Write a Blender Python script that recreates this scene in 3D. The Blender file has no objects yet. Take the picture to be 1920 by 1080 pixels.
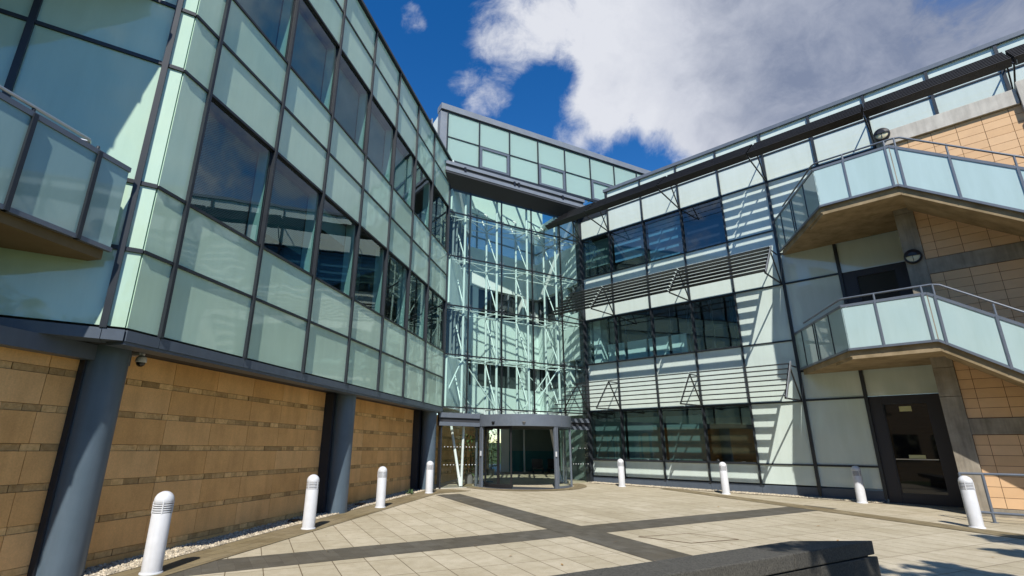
import bpy, bmesh, math, random
from mathutils import Vector, Matrix
random.seed(7)
C = bpy.context.scene.collection
R = math.radians
WORLD = {}            # world position of every parent

# ---------------------------------------------------------------- frames
class Frame:
    """A vertical reference plane: k runs along it, o is out of it, z is up."""
    def __init__(s, ox, oy, ux, uy, nx, ny):
        s.o = (ox, oy); s.u = (ux, uy); s.n = (nx, ny)
    def __call__(s, k, o, z):
        return Vector((s.o[0] + s.u[0]*k + s.n[0]*o, s.o[1] + s.u[1]*k + s.n[1]*o, z))
def frame_from(ox, oy, deg, side):
    u = (math.cos(R(deg)), math.sin(R(deg))); n = (-u[1]*side, u[0]*side)
    return Frame(ox, oy, u[0], u[1], n[0], n[1])
FL = frame_from(-1.638, 20.0, 256.349, 1)          # left wing, k grows towards the camera
FR = Frame(4.653, 23.4, .7121, -.7021, -.7021, -.7121)
FE = Frame(-1.638, 20.0, .8798, .4754, .4754, -.8798)
K0 = FL(13.613, 0, 0)
FF = frame_from(K0.x, K0.y, 211.349, 1)            # return face of the left wing
_u = FE(-.06, -.33, 0)
FU = frame_from(_u.x, _u.y, 27.38, -1)             # rooftop storey
FG = Frame(0, 0, 1, 0, 0, 1)                       # plain x, y
SL = .0165

# ---------------------------------------------------------------- mesh builder
class MB:
    def __init__(s): s.v = []; s.f = []; s.m = []; s.uv = []; s.t = []
    def poly(s, pts, mi=0, uv=None, tint=.5):
        b = len(s.v); s.v += [tuple(p) for p in pts]
        s.f.append(tuple(range(b, b+len(pts)))); s.m.append(mi)
        s.uv.append(uv or [(p[0], p[1]) for p in pts]); s.t.append(tint)
    def hexa(s, P, mi=0, dims=None, tint=None):
        """P: 8 points, bottom ring then top ring"""
        t = random.random() if tint is None else tint
        d = dims or (1, 1, 1, 0, 0, 0)
        k0, k1, o0, o1, z0, z1 = d if len(d) == 6 else (0, 1, 0, 1, 0, 1)
        kk = (k0, k1, k1, k0, k0, k1, k1, k0); oo = (o0, o0, o1, o1, o0, o0, o1, o1); zz = (z0,)*4 + (z1,)*4
        for q, ax in (((0, 3, 2, 1), 'ko'), ((4, 5, 6, 7), 'ko'), ((0, 1, 5, 4), 'kz'), ((2, 3, 7, 6), 'kz'), ((1, 2, 6, 5), 'oz'), ((3, 0, 4, 7), 'oz')):
            uv = [((kk[i] if ax[0] == 'k' else oo[i]), (oo[i] if ax[1] == 'o' else zz[i])) for i in q]
            s.poly([P[i] for i in q], mi, uv, t)
    def box(s, F, k0, k1, o0, o1, z0, z1, mi=0, tint=None):
        P = [F(k, o, z) for z in (z0, z1) for k, o in ((k0, o0), (k1, o0), (k1, o1), (k0, o1))]
        s.hexa(P, mi, (k0, k1, o0, o1, z0, z1), tint)
    def sheet(s, F, k0, k1, o, z0, z1, mi=0, tint=None):
        s.poly([F(k0, o, z0), F(k1, o, z0), F(k1, o, z1), F(k0, o, z1)], mi, [(k0, z0), (k1, z0), (k1, z1), (k0, z1)], random.random() if tint is None else tint)
    def prism(s, pts, z0, z1, mi=0):
        """vertical prism over a plan polygon; z0 / z1 numbers or functions of the point"""
        a = [(p[0], p[1], z0(p) if callable(z0) else z0) for p in pts]; b = [(p[0], p[1], z1(p) if callable(z1) else z1) for p in pts]
        t = random.random()
        s.poly(a[::-1], mi, None, t); s.poly(b, mi, None, t)
        n = len(pts)
        for i in range(n):
            j = (i+1) % n
            s.poly([a[i], a[j], b[j], b[i]], mi, [(0, a[i][2]), (1, a[j][2]), (1, b[j][2]), (0, b[i][2])], t)
    def bar(s, p, q, w, h, up=(0, 0, 1), mi=0):
        p = Vector(p); q = Vector(q); d = (q-p).normalized(); up = Vector(up)
        a = d.cross(up)
        if a.length < 1e-4: a = d.cross(Vector((1, 0, 0)))
        a.normalize(); b = a.cross(d).normalized(); a = a*(w/2); b = b*(h/2)
        P = [p-a-b, p+a-b, q+a-b, q-a-b, p-a+b, p+a+b, q+a+b, q-a+b]
        L = (q-p).length
        s.hexa(P, mi, (0, w, 0, L, 0, h))
    def tube(s, pts, r, n=8, mi=0, caps=True):
        pts = [Vector(p) for p in pts]; rings = []
        for i, p in enumerate(pts):
            d = ((pts[i+1] if i+1 < len(pts) else p) - (pts[i-1] if i else p)).normalized()
            a = d.cross(Vector((0, 0, 1)))
            if a.length < 1e-3: a = Vector((1, 0, 0))
            a.normalize(); b = d.cross(a).normalized()
            rr = r[i] if isinstance(r, (list, tuple)) else r
            rings.append([p + a*(rr*math.cos(2*math.pi*j/n)) + b*(rr*math.sin(2*math.pi*j/n)) for j in range(n)])
        t = random.random()
        for i in range(len(rings)-1):
            for j in range(n):
                k = (j+1) % n
                s.poly([rings[i][j], rings[i][k], rings[i+1][k], rings[i+1][j]], mi, None, t)
        if caps: s.poly(rings[0][::-1], mi, None, t); s.poly(rings[-1], mi, None, t)
    def lathe(s, cx, cy, prof, n=24, mi=0, a0=0, a1=2*math.pi):
        full = abs(a1-a0-2*math.pi) < 1e-6
        m = n if full else n+1; t = random.random(); rings = []
        for r, z in prof:
            rings.append([Vector((cx+r*math.cos(a0+(a1-a0)*j/n), cy+r*math.sin(a0+(a1-a0)*j/n), z)) for j in range(m)])
        for i in range(len(rings)-1):
            for j in range(n):
                k = (j+1) % m
                w0 = (a0+(a1-a0)*j/n); w1 = (a0+(a1-a0)*(j+1)/n)
                s.poly([rings[i][j], rings[i][k], rings[i+1][k], rings[i+1][j]], mi,
                       [(w0, prof[i][1]), (w1, prof[i][1]), (w1, prof[i+1][1]), (w0, prof[i+1][1])], t)
    def build(s, name, mats, parent=None, smooth=False, weld=False, bevel=0):
        me = bpy.data.meshes.new(name)
        off = WORLD.get(parent.name, Vector((0, 0, 0))) if parent else Vector((0, 0, 0))
        me.from_pydata([(x-off.x, y-off.y, z-off.z) for x, y, z in s.v], [], s.f)
        mats = mats if isinstance(mats, (list, tuple)) else [mats]
        for m in mats: me.materials.append(m)
        me.polygons.foreach_set('material_index', s.m)
        uvl = me.uv_layers.new(name='UVMap'); flat = [c for f in s.uv for p in f for c in p]
        uvl.data.foreach_set('uv', flat)
        at = me.attributes.new('tint', 'FLOAT', 'FACE'); at.data.foreach_set('value', s.t)
        bm = bmesh.new(); bm.from_mesh(me)
        bmesh.ops.remove_doubles(bm, verts=bm.verts, dist=1e-5)
        if bevel:
            es = [e for e in bm.edges if len(e.link_faces) == 2 and e.calc_face_angle(0) > .6]
            bmesh.ops.bevel(bm, geom=es, offset=bevel, segments=2, affect='EDGES', profile=.6)
        bmesh.ops.recalc_face_normals(bm, faces=bm.faces)
        bm.to_mesh(me); bm.free()
        if smooth:
            me.polygons.foreach_set('use_smooth', [True]*len(me.polygons))
            try: me.set_sharp_from_angle(angle=R(40))
            except Exception: pass
        o = bpy.data.objects.new(name, me); C.objects.link(o)
        if parent: o.parent = parent; WORLD[o.name] = off
        else: WORLD[o.name] = Vector((0, 0, 0))
        return o

def tag(o, label=None, cat=None, group=None, kind=None):
    if label: o['label'] = label
    if cat: o['category'] = cat
    if group: o['group'] = group
    if kind: o['kind'] = kind
    return o
def thing(name, loc, label, cat, group=None):
    o = bpy.data.objects.new(name, None); C.objects.link(o); o.empty_display_size = .2
    o.location = loc; WORLD[o.name] = Vector(loc)
    return tag(o, label, cat, group)
def copy_tree(o, parent=None):
    c = o.copy(); C.objects.link(c)
    if parent: c.parent = parent
    for ch in list(o.children): copy_tree(ch, c)
    return c

# ---------------------------------------------------------------- materials
def new_mat(name):
    m = bpy.data.materials.new(name); m.use_nodes = True
    nt = m.node_tree; b = nt.nodes['Principled BSDF']
    return m, nt, b
def N(nt, t, **kw):
    n = nt.nodes.new(t)
    for k, v in kw.items():
        if k in ('inputs',):
            for i, x in v.items(): n.inputs[i].default_value = x
        else: setattr(n, k, v)
    return n
def ramp(nt, stops, src=None, interp='LINEAR'):
    r = nt.nodes.new('ShaderNodeValToRGB'); r.color_ramp.interpolation = interp
    e = r.color_ramp.elements
    while len(e) < len(stops): e.new(.5)
    for i, (p, c) in enumerate(stops): e[i].position = p; e[i].color = (*c, 1) if len(c) == 3 else c
    if src: nt.links.new(src, r.inputs[0])
    return r
def mixc(nt, fac, a, b, mode='MIX'):
    m = nt.nodes.new('ShaderNodeMix'); m.data_type = 'RGBA'; m.blend_type = mode
    for i, x in ((0, fac), (6, a), (7, b)):
        if hasattr(x, 'is_output') or hasattr(x, 'links'): nt.links.new(x, m.inputs[i])
        elif isinstance(x, (int, float)): m.inputs[i].default_value = x
        else: m.inputs[i].default_value = (*x, 1) if len(x) == 3 else x
    return m.outputs[2]
def noise(nt, scale, detail=4, rough=.55, vec=None, dim='3D'):
    n = nt.nodes.new('ShaderNodeTexNoise'); n.noise_dimensions = dim
    n.inputs['Scale'].default_value = scale; n.inputs['Detail'].default_value = detail; n.inputs['Roughness'].default_value = rough
    if vec: nt.links.new(vec, n.inputs['Vector'])
    return n.outputs['Fac']
def geo_pos(nt): return nt.nodes.new('ShaderNodeNewGeometry').outputs['Position']
def tint_out(nt):
    a = nt.nodes.new('ShaderNodeAttribute'); a.attribute_name = 'tint'; return a.outputs['Fac']
def bump(nt, h, strength, dist, b):
    n = nt.nodes.new('ShaderNodeBump'); n.inputs['Strength'].default_value = strength; n.inputs['Distance'].default_value = dist
    nt.links.new(h, n.inputs['Height']); nt.links.new(n.outputs[0], b.inputs['Normal'])
def mottled(name, c0, c1, scale=6, rough=.5, metal=0, spec=.5, detail=5, tint=.0, bmp=0, bscale=60, streak=0):
    m, nt, b = new_mat(name); p = geo_pos(nt)
    f = noise(nt, scale, detail, .6, p)
    col = ramp(nt, [(.3, c0), (.7, c1)], f).outputs[0]
    if streak:
        mp = N(nt, 'ShaderNodeMapping'); mp.inputs['Scale'].default_value = (3, 3, .35); nt.links.new(p, mp.inputs[0])
        s = ramp(nt, [(.42, (1, 1, 1)), (.72, (1-streak,)*3)], noise(nt, 2.2, 6, .65, mp.outputs[0])).outputs[0]
        col = mixc(nt, 1.0, col, s, 'MULTIPLY')
    if tint:
        t = ramp(nt, [(0, (1-tint,)*3), (1, (1+tint,)*3)], tint_out(nt)).outputs[0]
        col = mixc(nt, 1.0, col, t, 'MULTIPLY')
    nt.links.new(col, b.inputs['Base Color'])
    b.inputs['Roughness'].default_value = rough; b.inputs['Metallic'].default_value = metal; b.inputs['Specular IOR Level'].default_value = spec
    if bmp: bump(nt, noise(nt, bscale, 3, .6, p), bmp, .01, b)
    return m
def panel_mat(name, c0, c1, wav=.035):
    """back-painted glass cladding: pale green, glossy, very slightly wavy, a little grime"""
    m, nt, b = new_mat(name); p = geo_pos(nt)
    t = ramp(nt, [(0, c0), (1, c1)], tint_out(nt)).outputs[0]
    mp = N(nt, 'ShaderNodeMapping'); mp.inputs['Scale'].default_value = (2, 2, .3); nt.links.new(p, mp.inputs[0])
    g = ramp(nt, [(.35, (1, 1, 1)), (.75, (.90, .91, .89))], noise(nt, 1.6, 6, .7, mp.outputs[0])).outputs[0]
    nt.links.new(mixc(nt, 1, t, g, 'MULTIPLY'), b.inputs['Base Color'])
    b.inputs['Roughness'].default_value = .04; b.inputs['IOR'].default_value = 1.7
    w = noise(nt, 1.3, 1, .4, p)
    bump(nt, w, wav, .35, b)
    return m
def glass_mat(name, tintc, refl=1.0, ior=1.5, rough=0.0, wav=.02):
    m = bpy.data.materials.new(name); m.use_nodes = True; nt = m.node_tree; nt.nodes.clear()
    out = N(nt, 'ShaderNodeOutputMaterial'); tr = N(nt, 'ShaderNodeBsdfTransparent'); gl = N(nt, 'ShaderNodeBsdfGlossy')
    tr.inputs[0].default_value = (*tintc, 1); gl.inputs['Roughness'].default_value = rough; gl.inputs['Color'].default_value = (.93, 1, .97, 1)
    ge = N(nt, 'ShaderNodeNewGeometry'); dp = N(nt, 'ShaderNodeVectorMath', operation='DOT_PRODUCT')
    nt.links.new(ge.outputs['Incoming'], dp.inputs[0]); nt.links.new(ge.outputs['Normal'], dp.inputs[1])
    def mth(op, x, y=None):
        n_ = N(nt, 'ShaderNodeMath', operation=op)
        for i, q in enumerate((x, y)):
            if q is None: continue
            if isinstance(q, (int, float)): n_.inputs[i].default_value = q
            else: nt.links.new(q, n_.inputs[i])
        return n_.outputs[0]
    f0 = ((ior-1)/(ior+1))**2*refl
    c5 = mth('POWER', mth('SUBTRACT', 1.0, mth('ABSOLUTE', dp.outputs['Value'])), 5.0)
    fres = mth('ADD', mth('MULTIPLY', c5, 1-f0), f0)
    mx = N(nt, 'ShaderNodeMixShader')
    if wav:
        bn = N(nt, 'ShaderNodeBump'); bn.inputs['Strength'].default_value = wav; bn.inputs['Distance'].default_value = .35
        nt.links.new(noise(nt, 1.1, 1, .4, geo_pos(nt)), bn.inputs['Height'])
        nt.links.new(bn.outputs[0], gl.inputs['Normal'])
    nt.links.new(fres, mx.inputs[0])
    nt.links.new(tr.outputs[0], mx.inputs[1]); nt.links.new(gl.outputs[0], mx.inputs[2]); nt.links.new(mx.outputs[0], out.inputs[0])
    return m
def flat(name, c, rough=.5, metal=0, spec=.5):
    m, nt, b = new_mat(name); b.inputs['Base Color'].default_value = (*c, 1)
    b.inputs['Roughness'].default_value = rough; b.inputs['Metallic'].default_value = metal; b.inputs['Specular IOR Level'].default_value = spec
    return m
def uv_mat(nt): return N(nt, 'ShaderNodeUVMap', uv_map='UVMap').outputs[0]

M = {}
M['panel'] = panel_mat('fritted green glass', (.56, .665, .625), (.60, .70, .66), .01)
M['panel_white'] = panel_mat('white back painted glass', (.585, .675, .625), (.615, .70, .65), .006)
M['panel_left'] = panel_mat('grey green fritted glass', (.50, .68, .535), (.59, .77, .615), .03)
M['balustrade'] = panel_mat('pale blue obscured glass', (.43, .565, .555), (.455, .59, .58), .006)
M['mullion'] = mottled('dark grey aluminium', (.020, .024, .029), (.028, .033, .039), 3, .4, .1)
M['blade'] = mottled('black louvre metal', (.017, .017, .019), (.025, .025, .028), 4, .5, .1)
M['cap_grey'] = mottled('weathered grey aluminium', (.24, .26, .28), (.30, .32, .34), 2, .42, .3)
M['beam'] = mottled('blue grey painted steel', (.075, .095, .122), (.09, .112, .142), 3, .42, 0, .5, streak=.12)
M['column'] = mottled('slate blue column paint', (.08, .115, .145), (.098, .135, .17), 2.5, .42, 0, .5, streak=.15)
M['rail'] = mottled('grey blue rail paint', (.115, .135, .165), (.14, .16, .19), 5, .38, .1)
M['steel'] = flat('brushed steel', (.55, .56, .57), .28, .9)
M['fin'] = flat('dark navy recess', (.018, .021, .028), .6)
M['rust'] = flat('rusty steel edge', (.10, .06, .03), .8)
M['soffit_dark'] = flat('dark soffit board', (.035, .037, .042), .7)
M['backing'] = flat('dark backing board', (.03, .034, .035), .8)
M['concrete'] = mottled('weathered concrete', (.25, .215, .165), (.37, .33, .265), 2.6, .9, 0, .2, 8, bmp=.25, bscale=40, streak=.35)
M['concrete_pale'] = mottled('pale concrete coping', (.44, .41, .36), (.58, .55, .49), 2.2, .9, 0, .2, 8, bmp=.2, bscale=40, streak=.25)
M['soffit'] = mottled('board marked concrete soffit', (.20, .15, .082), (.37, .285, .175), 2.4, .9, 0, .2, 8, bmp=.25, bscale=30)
M['soffit_left_shaded'] = mottled('shade darkened balcony soffit', (.15, .105, .055), (.21, .155, .085), 1.7, .9, 0, .2, 8)  # same concrete as the right soffit, with shade put into a darker colour
M['white_steel'] = mottled('white painted steel', (.72, .74, .73), (.78, .80, .79), 3, .4)
M['white_wall'] = mottled('white interior wall', (.72, .77, .74), (.78, .83, .80), 1, .8)
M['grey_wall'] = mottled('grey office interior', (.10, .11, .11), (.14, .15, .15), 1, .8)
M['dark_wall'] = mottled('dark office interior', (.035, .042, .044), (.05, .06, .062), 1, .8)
M['ceiling'] = flat('office ceiling', (.20, .22, .22), .8)
M['blind'] = None
M['glass'] = glass_mat('window glass', (.66, .85, .84), 2.8, 1.52, 0, .006)
M['glass_left'] = glass_mat('left wing window glass', (.50, .74, .71), 3.6, 1.52, 0, .006)
M['glass_clear'] = glass_mat('atrium glass', (.76, .90, .86), 1.1, 1.5, 0, .005)
M['glass_door'] = glass_mat('door glass', (.92, .97, .95), 1.1, 1.5, 0, .003)
M['black_glass'] = flat('near black door glass', (.004, .005, .007), .03, 0, .6)
M['black'] = flat('black plastic', (.012, .012, .014), .4)
M['door_frame'] = flat('charcoal door frame', (.022, .022, .030), .45)
M['white_paint'] = mottled('white bollard paint', (.60, .61, .625), (.67, .68, .70), 8, .38, streak=.16)
M['granite'] = mottled('dark granite', (.026, .025, .022), (.098, .092, .078), 55, .72, 0, .25, 8, bmp=.15, bscale=160, tint=.25)
M['lamp_lens'] = flat('opal lamp lens', (.68, .62, .42), .35)
M['sticker'] = flat('yellowed door notice', (.55, .55, .30), .5)
M['teal'] = flat('teal lobby panel', (.02, .16, .16), .6)
M['lobby_floor'] = flat('polished pale lobby floor', (.50, .48, .41), .12)
M['timber'] = mottled('brown timber blind', (.045, .028, .014), (.075, .045, .022), 5, .6)

def blind_mat(name, c, dots):
    m, nt, b = new_mat(name); uv = uv_mat(nt)
    col = c
    if dots:
        mp = N(nt, 'ShaderNodeMapping'); mp.inputs['Rotation'].default_value = (0, 0, R(45)); mp.inputs['Scale'].default_value = (26, 26, 1); nt.links.new(uv, mp.inputs[0])
        v = N(nt, 'ShaderNodeTexVoronoi'); v.feature = 'F1'; v.inputs['Scale'].default_value = 1; v.inputs['Randomness'].default_value = 0; nt.links.new(mp.outputs[0], v.inputs['Vector'])
        r = ramp(nt, [(.24, (.02, .025, .03)), (.32, c)], v.outputs['Distance'])
        nt.links.new(r.outputs[0], b.inputs['Base Color'])
    else:
        f = noise(nt, 2, 3, .5, geo_pos(nt))
        nt.links.new(ramp(nt, [(.3, tuple(x*.85 for x in c)), (.7, c)], f).outputs[0], b.inputs['Base Color'])
    b.inputs['Roughness'].default_value = .8
    return m
M['blind_mesh'] = blind_mat('perforated grey blind', (.11, .19, .21), True)
M['blind_grey'] = blind_mat('grey roller blind', (.26, .34, .38), False)
M['blind_teal'] = blind_mat('blue office blind', (.085, .215, .37), False)
M['blind_navy'] = blind_mat('navy blind', (.007, .008, .032), False)
M['blind_dark'] = blind_mat('charcoal blind', (.12, .17, .165), False)
def stone_mat():
    m, nt, b = new_mat('honey sandstone block'); p = geo_pos(nt)
    t = ramp(nt, [(0, (.70, .40, .155)), (.5, (.76, .445, .18)), (1, (.82, .50, .22))], tint_out(nt)).outputs[0]
    f = ramp(nt, [(.3, (.84, .82, .80)), (.7, (1.08, 1.06, 1.03))], noise(nt, 1.8, 8, .65, p)).outputs[0]
    g = ramp(nt, [(.35, (.93,)*3), (.65, (1.05,)*3)], noise(nt, 45, 3, .6, p)).outputs[0]
    mp = N(nt, 'ShaderNodeMapping'); mp.inputs['Scale'].default_value = (2.2, 2.2, .28); nt.links.new(p, mp.inputs[0])
    st = ramp(nt, [(.46, (1, 1, 1)), (.74, (.84, .82, .79))], noise(nt, 1.5, 7, .65, mp.outputs[0])).outputs[0]
    nt.links.new(mixc(nt, 1, mixc(nt, 1, mixc(nt, 1, t, f, 'MULTIPLY'), g, 'MULTIPLY'), st, 'MULTIPLY'), b.inputs['Base Color'])
    b.inputs['Roughness'].default_value = .9; b.inputs['Specular IOR Level'].default_value = .2
    bump(nt, noise(nt, 70, 4, .6, p), .2, .01, b)
    return m
M['stone'] = stone_mat()
M['stone_split'] = mottled('split faced stone ledger', (.46, .285, .115), (.68, .44, .20), 14, .95, 0, .15, 6, tint=.35, bmp=.9, bscale=35)
M['plinth'] = mottled('damp stone plinth', (.36, .235, .125), (.52, .36, .20), 4, .95, 0, .15, 6, tint=.15, bmp=.3, bscale=30)
M['mortar'] = flat('dark mortar', (.20, .13, .07), .95)
def tile_mat():
    m, nt, b = new_mat('terracotta cladding tile'); p = geo_pos(nt)
    t = ramp(nt, [(0, (.64, .41, .225)), (1, (.69, .455, .26))], tint_out(nt)).outputs[0]
    f = ramp(nt, [(.3, (.94,)*3), (.7, (1.05,)*3)], noise(nt, 3, 6, .6, p)).outputs[0]
    nt.links.new(mixc(nt, 1, t, f, 'MULTIPLY'), b.inputs['Base Color']); b.inputs['Roughness'].default_value = .75; b.inputs['Specular IOR Level'].default_value = .3
    return m
M['tile'] = tile_mat()
M['tile_joint'] = flat('rust joint', (.16, .06, .03), .9)
def paver_mat(name, c0, c1, ang, w, h, joint, jw, dirt, spk=.12, row_off=0.0):
    m, nt, b = new_mat(name); p = geo_pos(nt)
    mp = N(nt, 'ShaderNodeMapping', vector_type='TEXTURE'); mp.inputs['Rotation'].default_value = (0, 0, R(ang)); mp.inputs['Location'].default_value = (-3.71, 10.63, 0); nt.links.new(p, mp.inputs[0])
    bt = N(nt, 'ShaderNodeTexBrick'); bt.offset = row_off; bt.offset_frequency = 2
    bt.inputs['Scale'].default_value = 1; bt.inputs['Brick Width'].default_value = w; bt.inputs['Row Height'].default_value = h
    bt.inputs['Mortar Size'].default_value = jw; bt.inputs['Mortar Smooth'].default_value = .25; bt.inputs['Bias'].default_value = 0
    bt.inputs['Color1'].default_value = (*c0, 1); bt.inputs['Color2'].default_value = (*c1, 1); bt.inputs['Mortar'].default_value = (*joint, 1)
    nt.links.new(mp.outputs[0], bt.inputs['Vector'])
    sp = ramp(nt, [(.3, (1-spk*1.6,)*3), (.62, (1+spk,)*3)], noise(nt, 120, 2, .7, p)).outputs[0]
    big = ramp(nt, [(.32, dirt), (.62, (1.04, 1.04, 1.04))], noise(nt, .55, 8, .68, p)).outputs[0]
    mid = ramp(nt, [(.30, (.86, .85, .82)), (.6, (1.03,)*3)], noise(nt, 5, 6, .65, p)).outputs[0]
    col = mixc(nt, 1, mixc(nt, 1, mixc(nt, 1, bt.outputs['Color'], sp, 'MULTIPLY'), big, 'MULTIPLY'), mid, 'MULTIPLY')
    nt.links.new(col, b.inputs['Base Color']); b.inputs['Roughness'].default_value = .88; b.inputs['Specular IOR Level'].default_value = .25
    inv = N(nt, 'ShaderNodeMath', operation='MULTIPLY_ADD'); inv.inputs[1].default_value = -1.0; nt.links.new(bt.outputs['Fac'], inv.inputs[0])
    n2 = N(nt, 'ShaderNodeMath', operation='MULTIPLY'); n2.inputs[1].default_value = .25; nt.links.new(noise(nt, 110, 3, .7, p), n2.inputs[0]); nt.links.new(n2.outputs[0], inv.inputs[2])
    bump(nt, inv.outputs[0], .5, .006, b)
    return m
M['paver'] = paver_mat('pale paving slab', (.41, .36, .26), (.465, .41, .305), -66.4, .94, .472, (.15, .115, .07), .0075, (.84, .82, .77), .09)
M['sett'] = paver_mat('charcoal paving block', (.085, .078, .062), (.112, .104, .085), 28.9, .21, .21, (.085, .075, .062), .004, (.92, .86, .76), .10)
M['sett_brown'] = paver_mat('brown weathered block', (.20, .16, .095), (.25, .205, .125), 76.3, .42, .21, (.10, .085, .06), .005, (.72, .68, .55), .10, .5)
M['gravel'] = mottled('cream gravel', (.29, .245, .175), (.54, .475, .365), 38, .95, 0, .2, 4, tint=.45)
M['added_grass'] = mottled('added dark lawn', (.025, .045, .012), (.055, .08, .022), 3, .95, 0, .1, 8)
M['bark'] = mottled('bark', (.06, .045, .03), (.12, .09, .06), 12, .9)
M['leaf'] = mottled('tree leaf', (.035, .07, .018), (.075, .125, .035), 2, .6, tint=.3)
M['plant_leaf'] = mottled('lobby plant leaf', (.05, .10, .03), (.12, .20, .06), 3, .5, tint=.3)
M['dry_leaf'] = mottled('dry leaf', (.20, .10, .035), (.38, .24, .09), 30, .8, tint=.3)
M['pot'] = flat('grey planter', (.16, .16, .16), .4)
M['dots'] = flat('white glass dots', (.7, .72, .70), .6)

M['lobby_wall'] = mottled('lobby back wall', (.13, .19, .17), (.17, .24, .21), 1, .5)
def painted_haze_mat(name, c, t):
    m = bpy.data.materials.new(name); m.use_nodes = True; nt = m.node_tree; nt.nodes.clear()
    out = N(nt, 'ShaderNodeOutputMaterial'); d_ = N(nt, 'ShaderNodeBsdfDiffuse'); tl_ = N(nt, 'ShaderNodeBsdfTranslucent'); tr = N(nt, 'ShaderNodeBsdfTransparent')
    d_.inputs[0].default_value = (*c, 1); tl_.inputs[0].default_value = (*c, 1); tr.inputs[0].default_value = (.8, .92, .90, 1)
    a_ = N(nt, 'ShaderNodeMixShader'); a_.inputs[0].default_value = .6; nt.links.new(d_.outputs[0], a_.inputs[1]); nt.links.new(tl_.outputs[0], a_.inputs[2])
    b_ = N(nt, 'ShaderNodeMixShader'); b_.inputs[0].default_value = t; nt.links.new(a_.outputs[0], b_.inputs[1]); nt.links.new(tr.outputs[0], b_.inputs[2]); nt.links.new(b_.outputs[0], out.inputs[0])
    return m
M['painted_haze_glass'] = painted_haze_mat('clerestory glass with painted haze', (.80, .86, .86), .35)  # whitish mix imitates reflections and haze over clear panes
def lantern(name, c0, c1):
    """fritted lantern glass: pale, glossy, lets some light through"""
    m, nt, b = new_mat(name); t = ramp(nt, [(0, c0), (1, c1)], tint_out(nt)).outputs[0]
    nt.links.new(t, b.inputs['Base Color']); b.inputs['Roughness'].default_value = .05
    tl_ = N(nt, 'ShaderNodeBsdfTranslucent'); tl_.inputs[0].default_value = (.75, .88, .84, 1); mx = N(nt, 'ShaderNodeMixShader'); mx.inputs[0].default_value = .5
    o = nt.nodes['Material Output']; nt.links.new(b.outputs[0], mx.inputs[1]); nt.links.new(tl_.outputs[0], mx.inputs[2]); nt.links.new(mx.outputs[0], o.inputs[0])
    return m
M['panel_roof'] = lantern('pale lantern glass', (.50, .655, .61), (.53, .69, .645))
M['balustrade_left'] = panel_mat('grey green balcony glass', (.30, .45, .43), (.33, .48, .46), .01)
SUN_E = 5.0; SKY_S = .062; SKY_SAT = 1.38; SKY_V = 2.05; SKY_H = .508; EXPO = 0.25
# ================================================================ ground
def gz(x, y): return SL*(y-8.0) + .005*x
def ground_sheet(name, pts, lift, mat, kind='structure'):
    m = MB(); m.poly([(x, y, gz(x, y)+lift) for x, y in pts]); o = m.build(name, M[mat]); return tag(o, kind=kind)
ground_sheet('added_dark_lawn', [(-300, -300), (300, -300), (300, 300), (-300, 300)], -.03, 'added_grass')  # unseen dark lawn, added in place of paving to cut bounced light
ground_sheet('pavement', [(-14, 4.2), (26, 4.2), (26, 40), (-14, 40)], 0, 'paver')
d1 = Vector((.8787, .4773)); n1 = Vector((-.4773, .8787))
a = Vector((.52, 10.42))
def strip(p, d, n, t0, t1, w0, w1): return [tuple(p+d*t0+n*w0), tuple(p+d*t1+n*w0), tuple(p+d*t1+n*w1), tuple(p+d*t0+n*w1)]
ground_sheet('pavement_cross_band', strip(a, d1, n1, -7, 9.9, -.43, .43), .004, 'sett')
d2 = Vector((.4004, -.9163)); n2 = Vector((.9163, .4004)); b = Vector((1.31, 11.28))
ground_sheet('pavement_long_band', [tuple(b+d2*-7.2), tuple(b+d2*8), tuple(b+d2*8+n2*.84), tuple(b+d2*-7.2+n2*.84)], .007, 'sett')
def LP(k, o): p = FL(k, o, 0); return (p.x, p.y)
def RP(k, o): p = FR(k, o, 0); return (p.x, p.y)
ground_sheet('pavement_left_edge_band', [LP(19, -.22), LP(19, .5), LP(1.7, .5), (-.45, 19.3), (-1.2, 19.75), LP(.3, -.22)], .010, 'sett_brown')
e0 = Vector((7.1, 20.6)); de = (Vector((10.48, 10.89))-Vector((7.42, 19.72))).normalized(); ne = Vector((de.y, -de.x))
ground_sheet('pavement_right_edge_band', [tuple(e0), tuple(e0+de*15), tuple(e0+de*15+ne*.62), tuple(e0+ne*.62)], .010, 'sett_brown')
m = MB(); cd = (1.53, 21.72)
for j in range(40):
    t0 = R(-200+j*5.5); t1 = R(-200+(j+1)*5.5)
    q = [(cd[0]+r*math.cos(t), cd[1]+r*math.sin(t)) for r, t in ((2.02, t0), (2.02, t1), (2.5, t1), (2.5, t0))]
    m.poly([(x, y, gz(x, y)+.013) for x, y in q])
tag(m.build('pavement_door_apron', M['sett_brown']), kind='structure')
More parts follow.
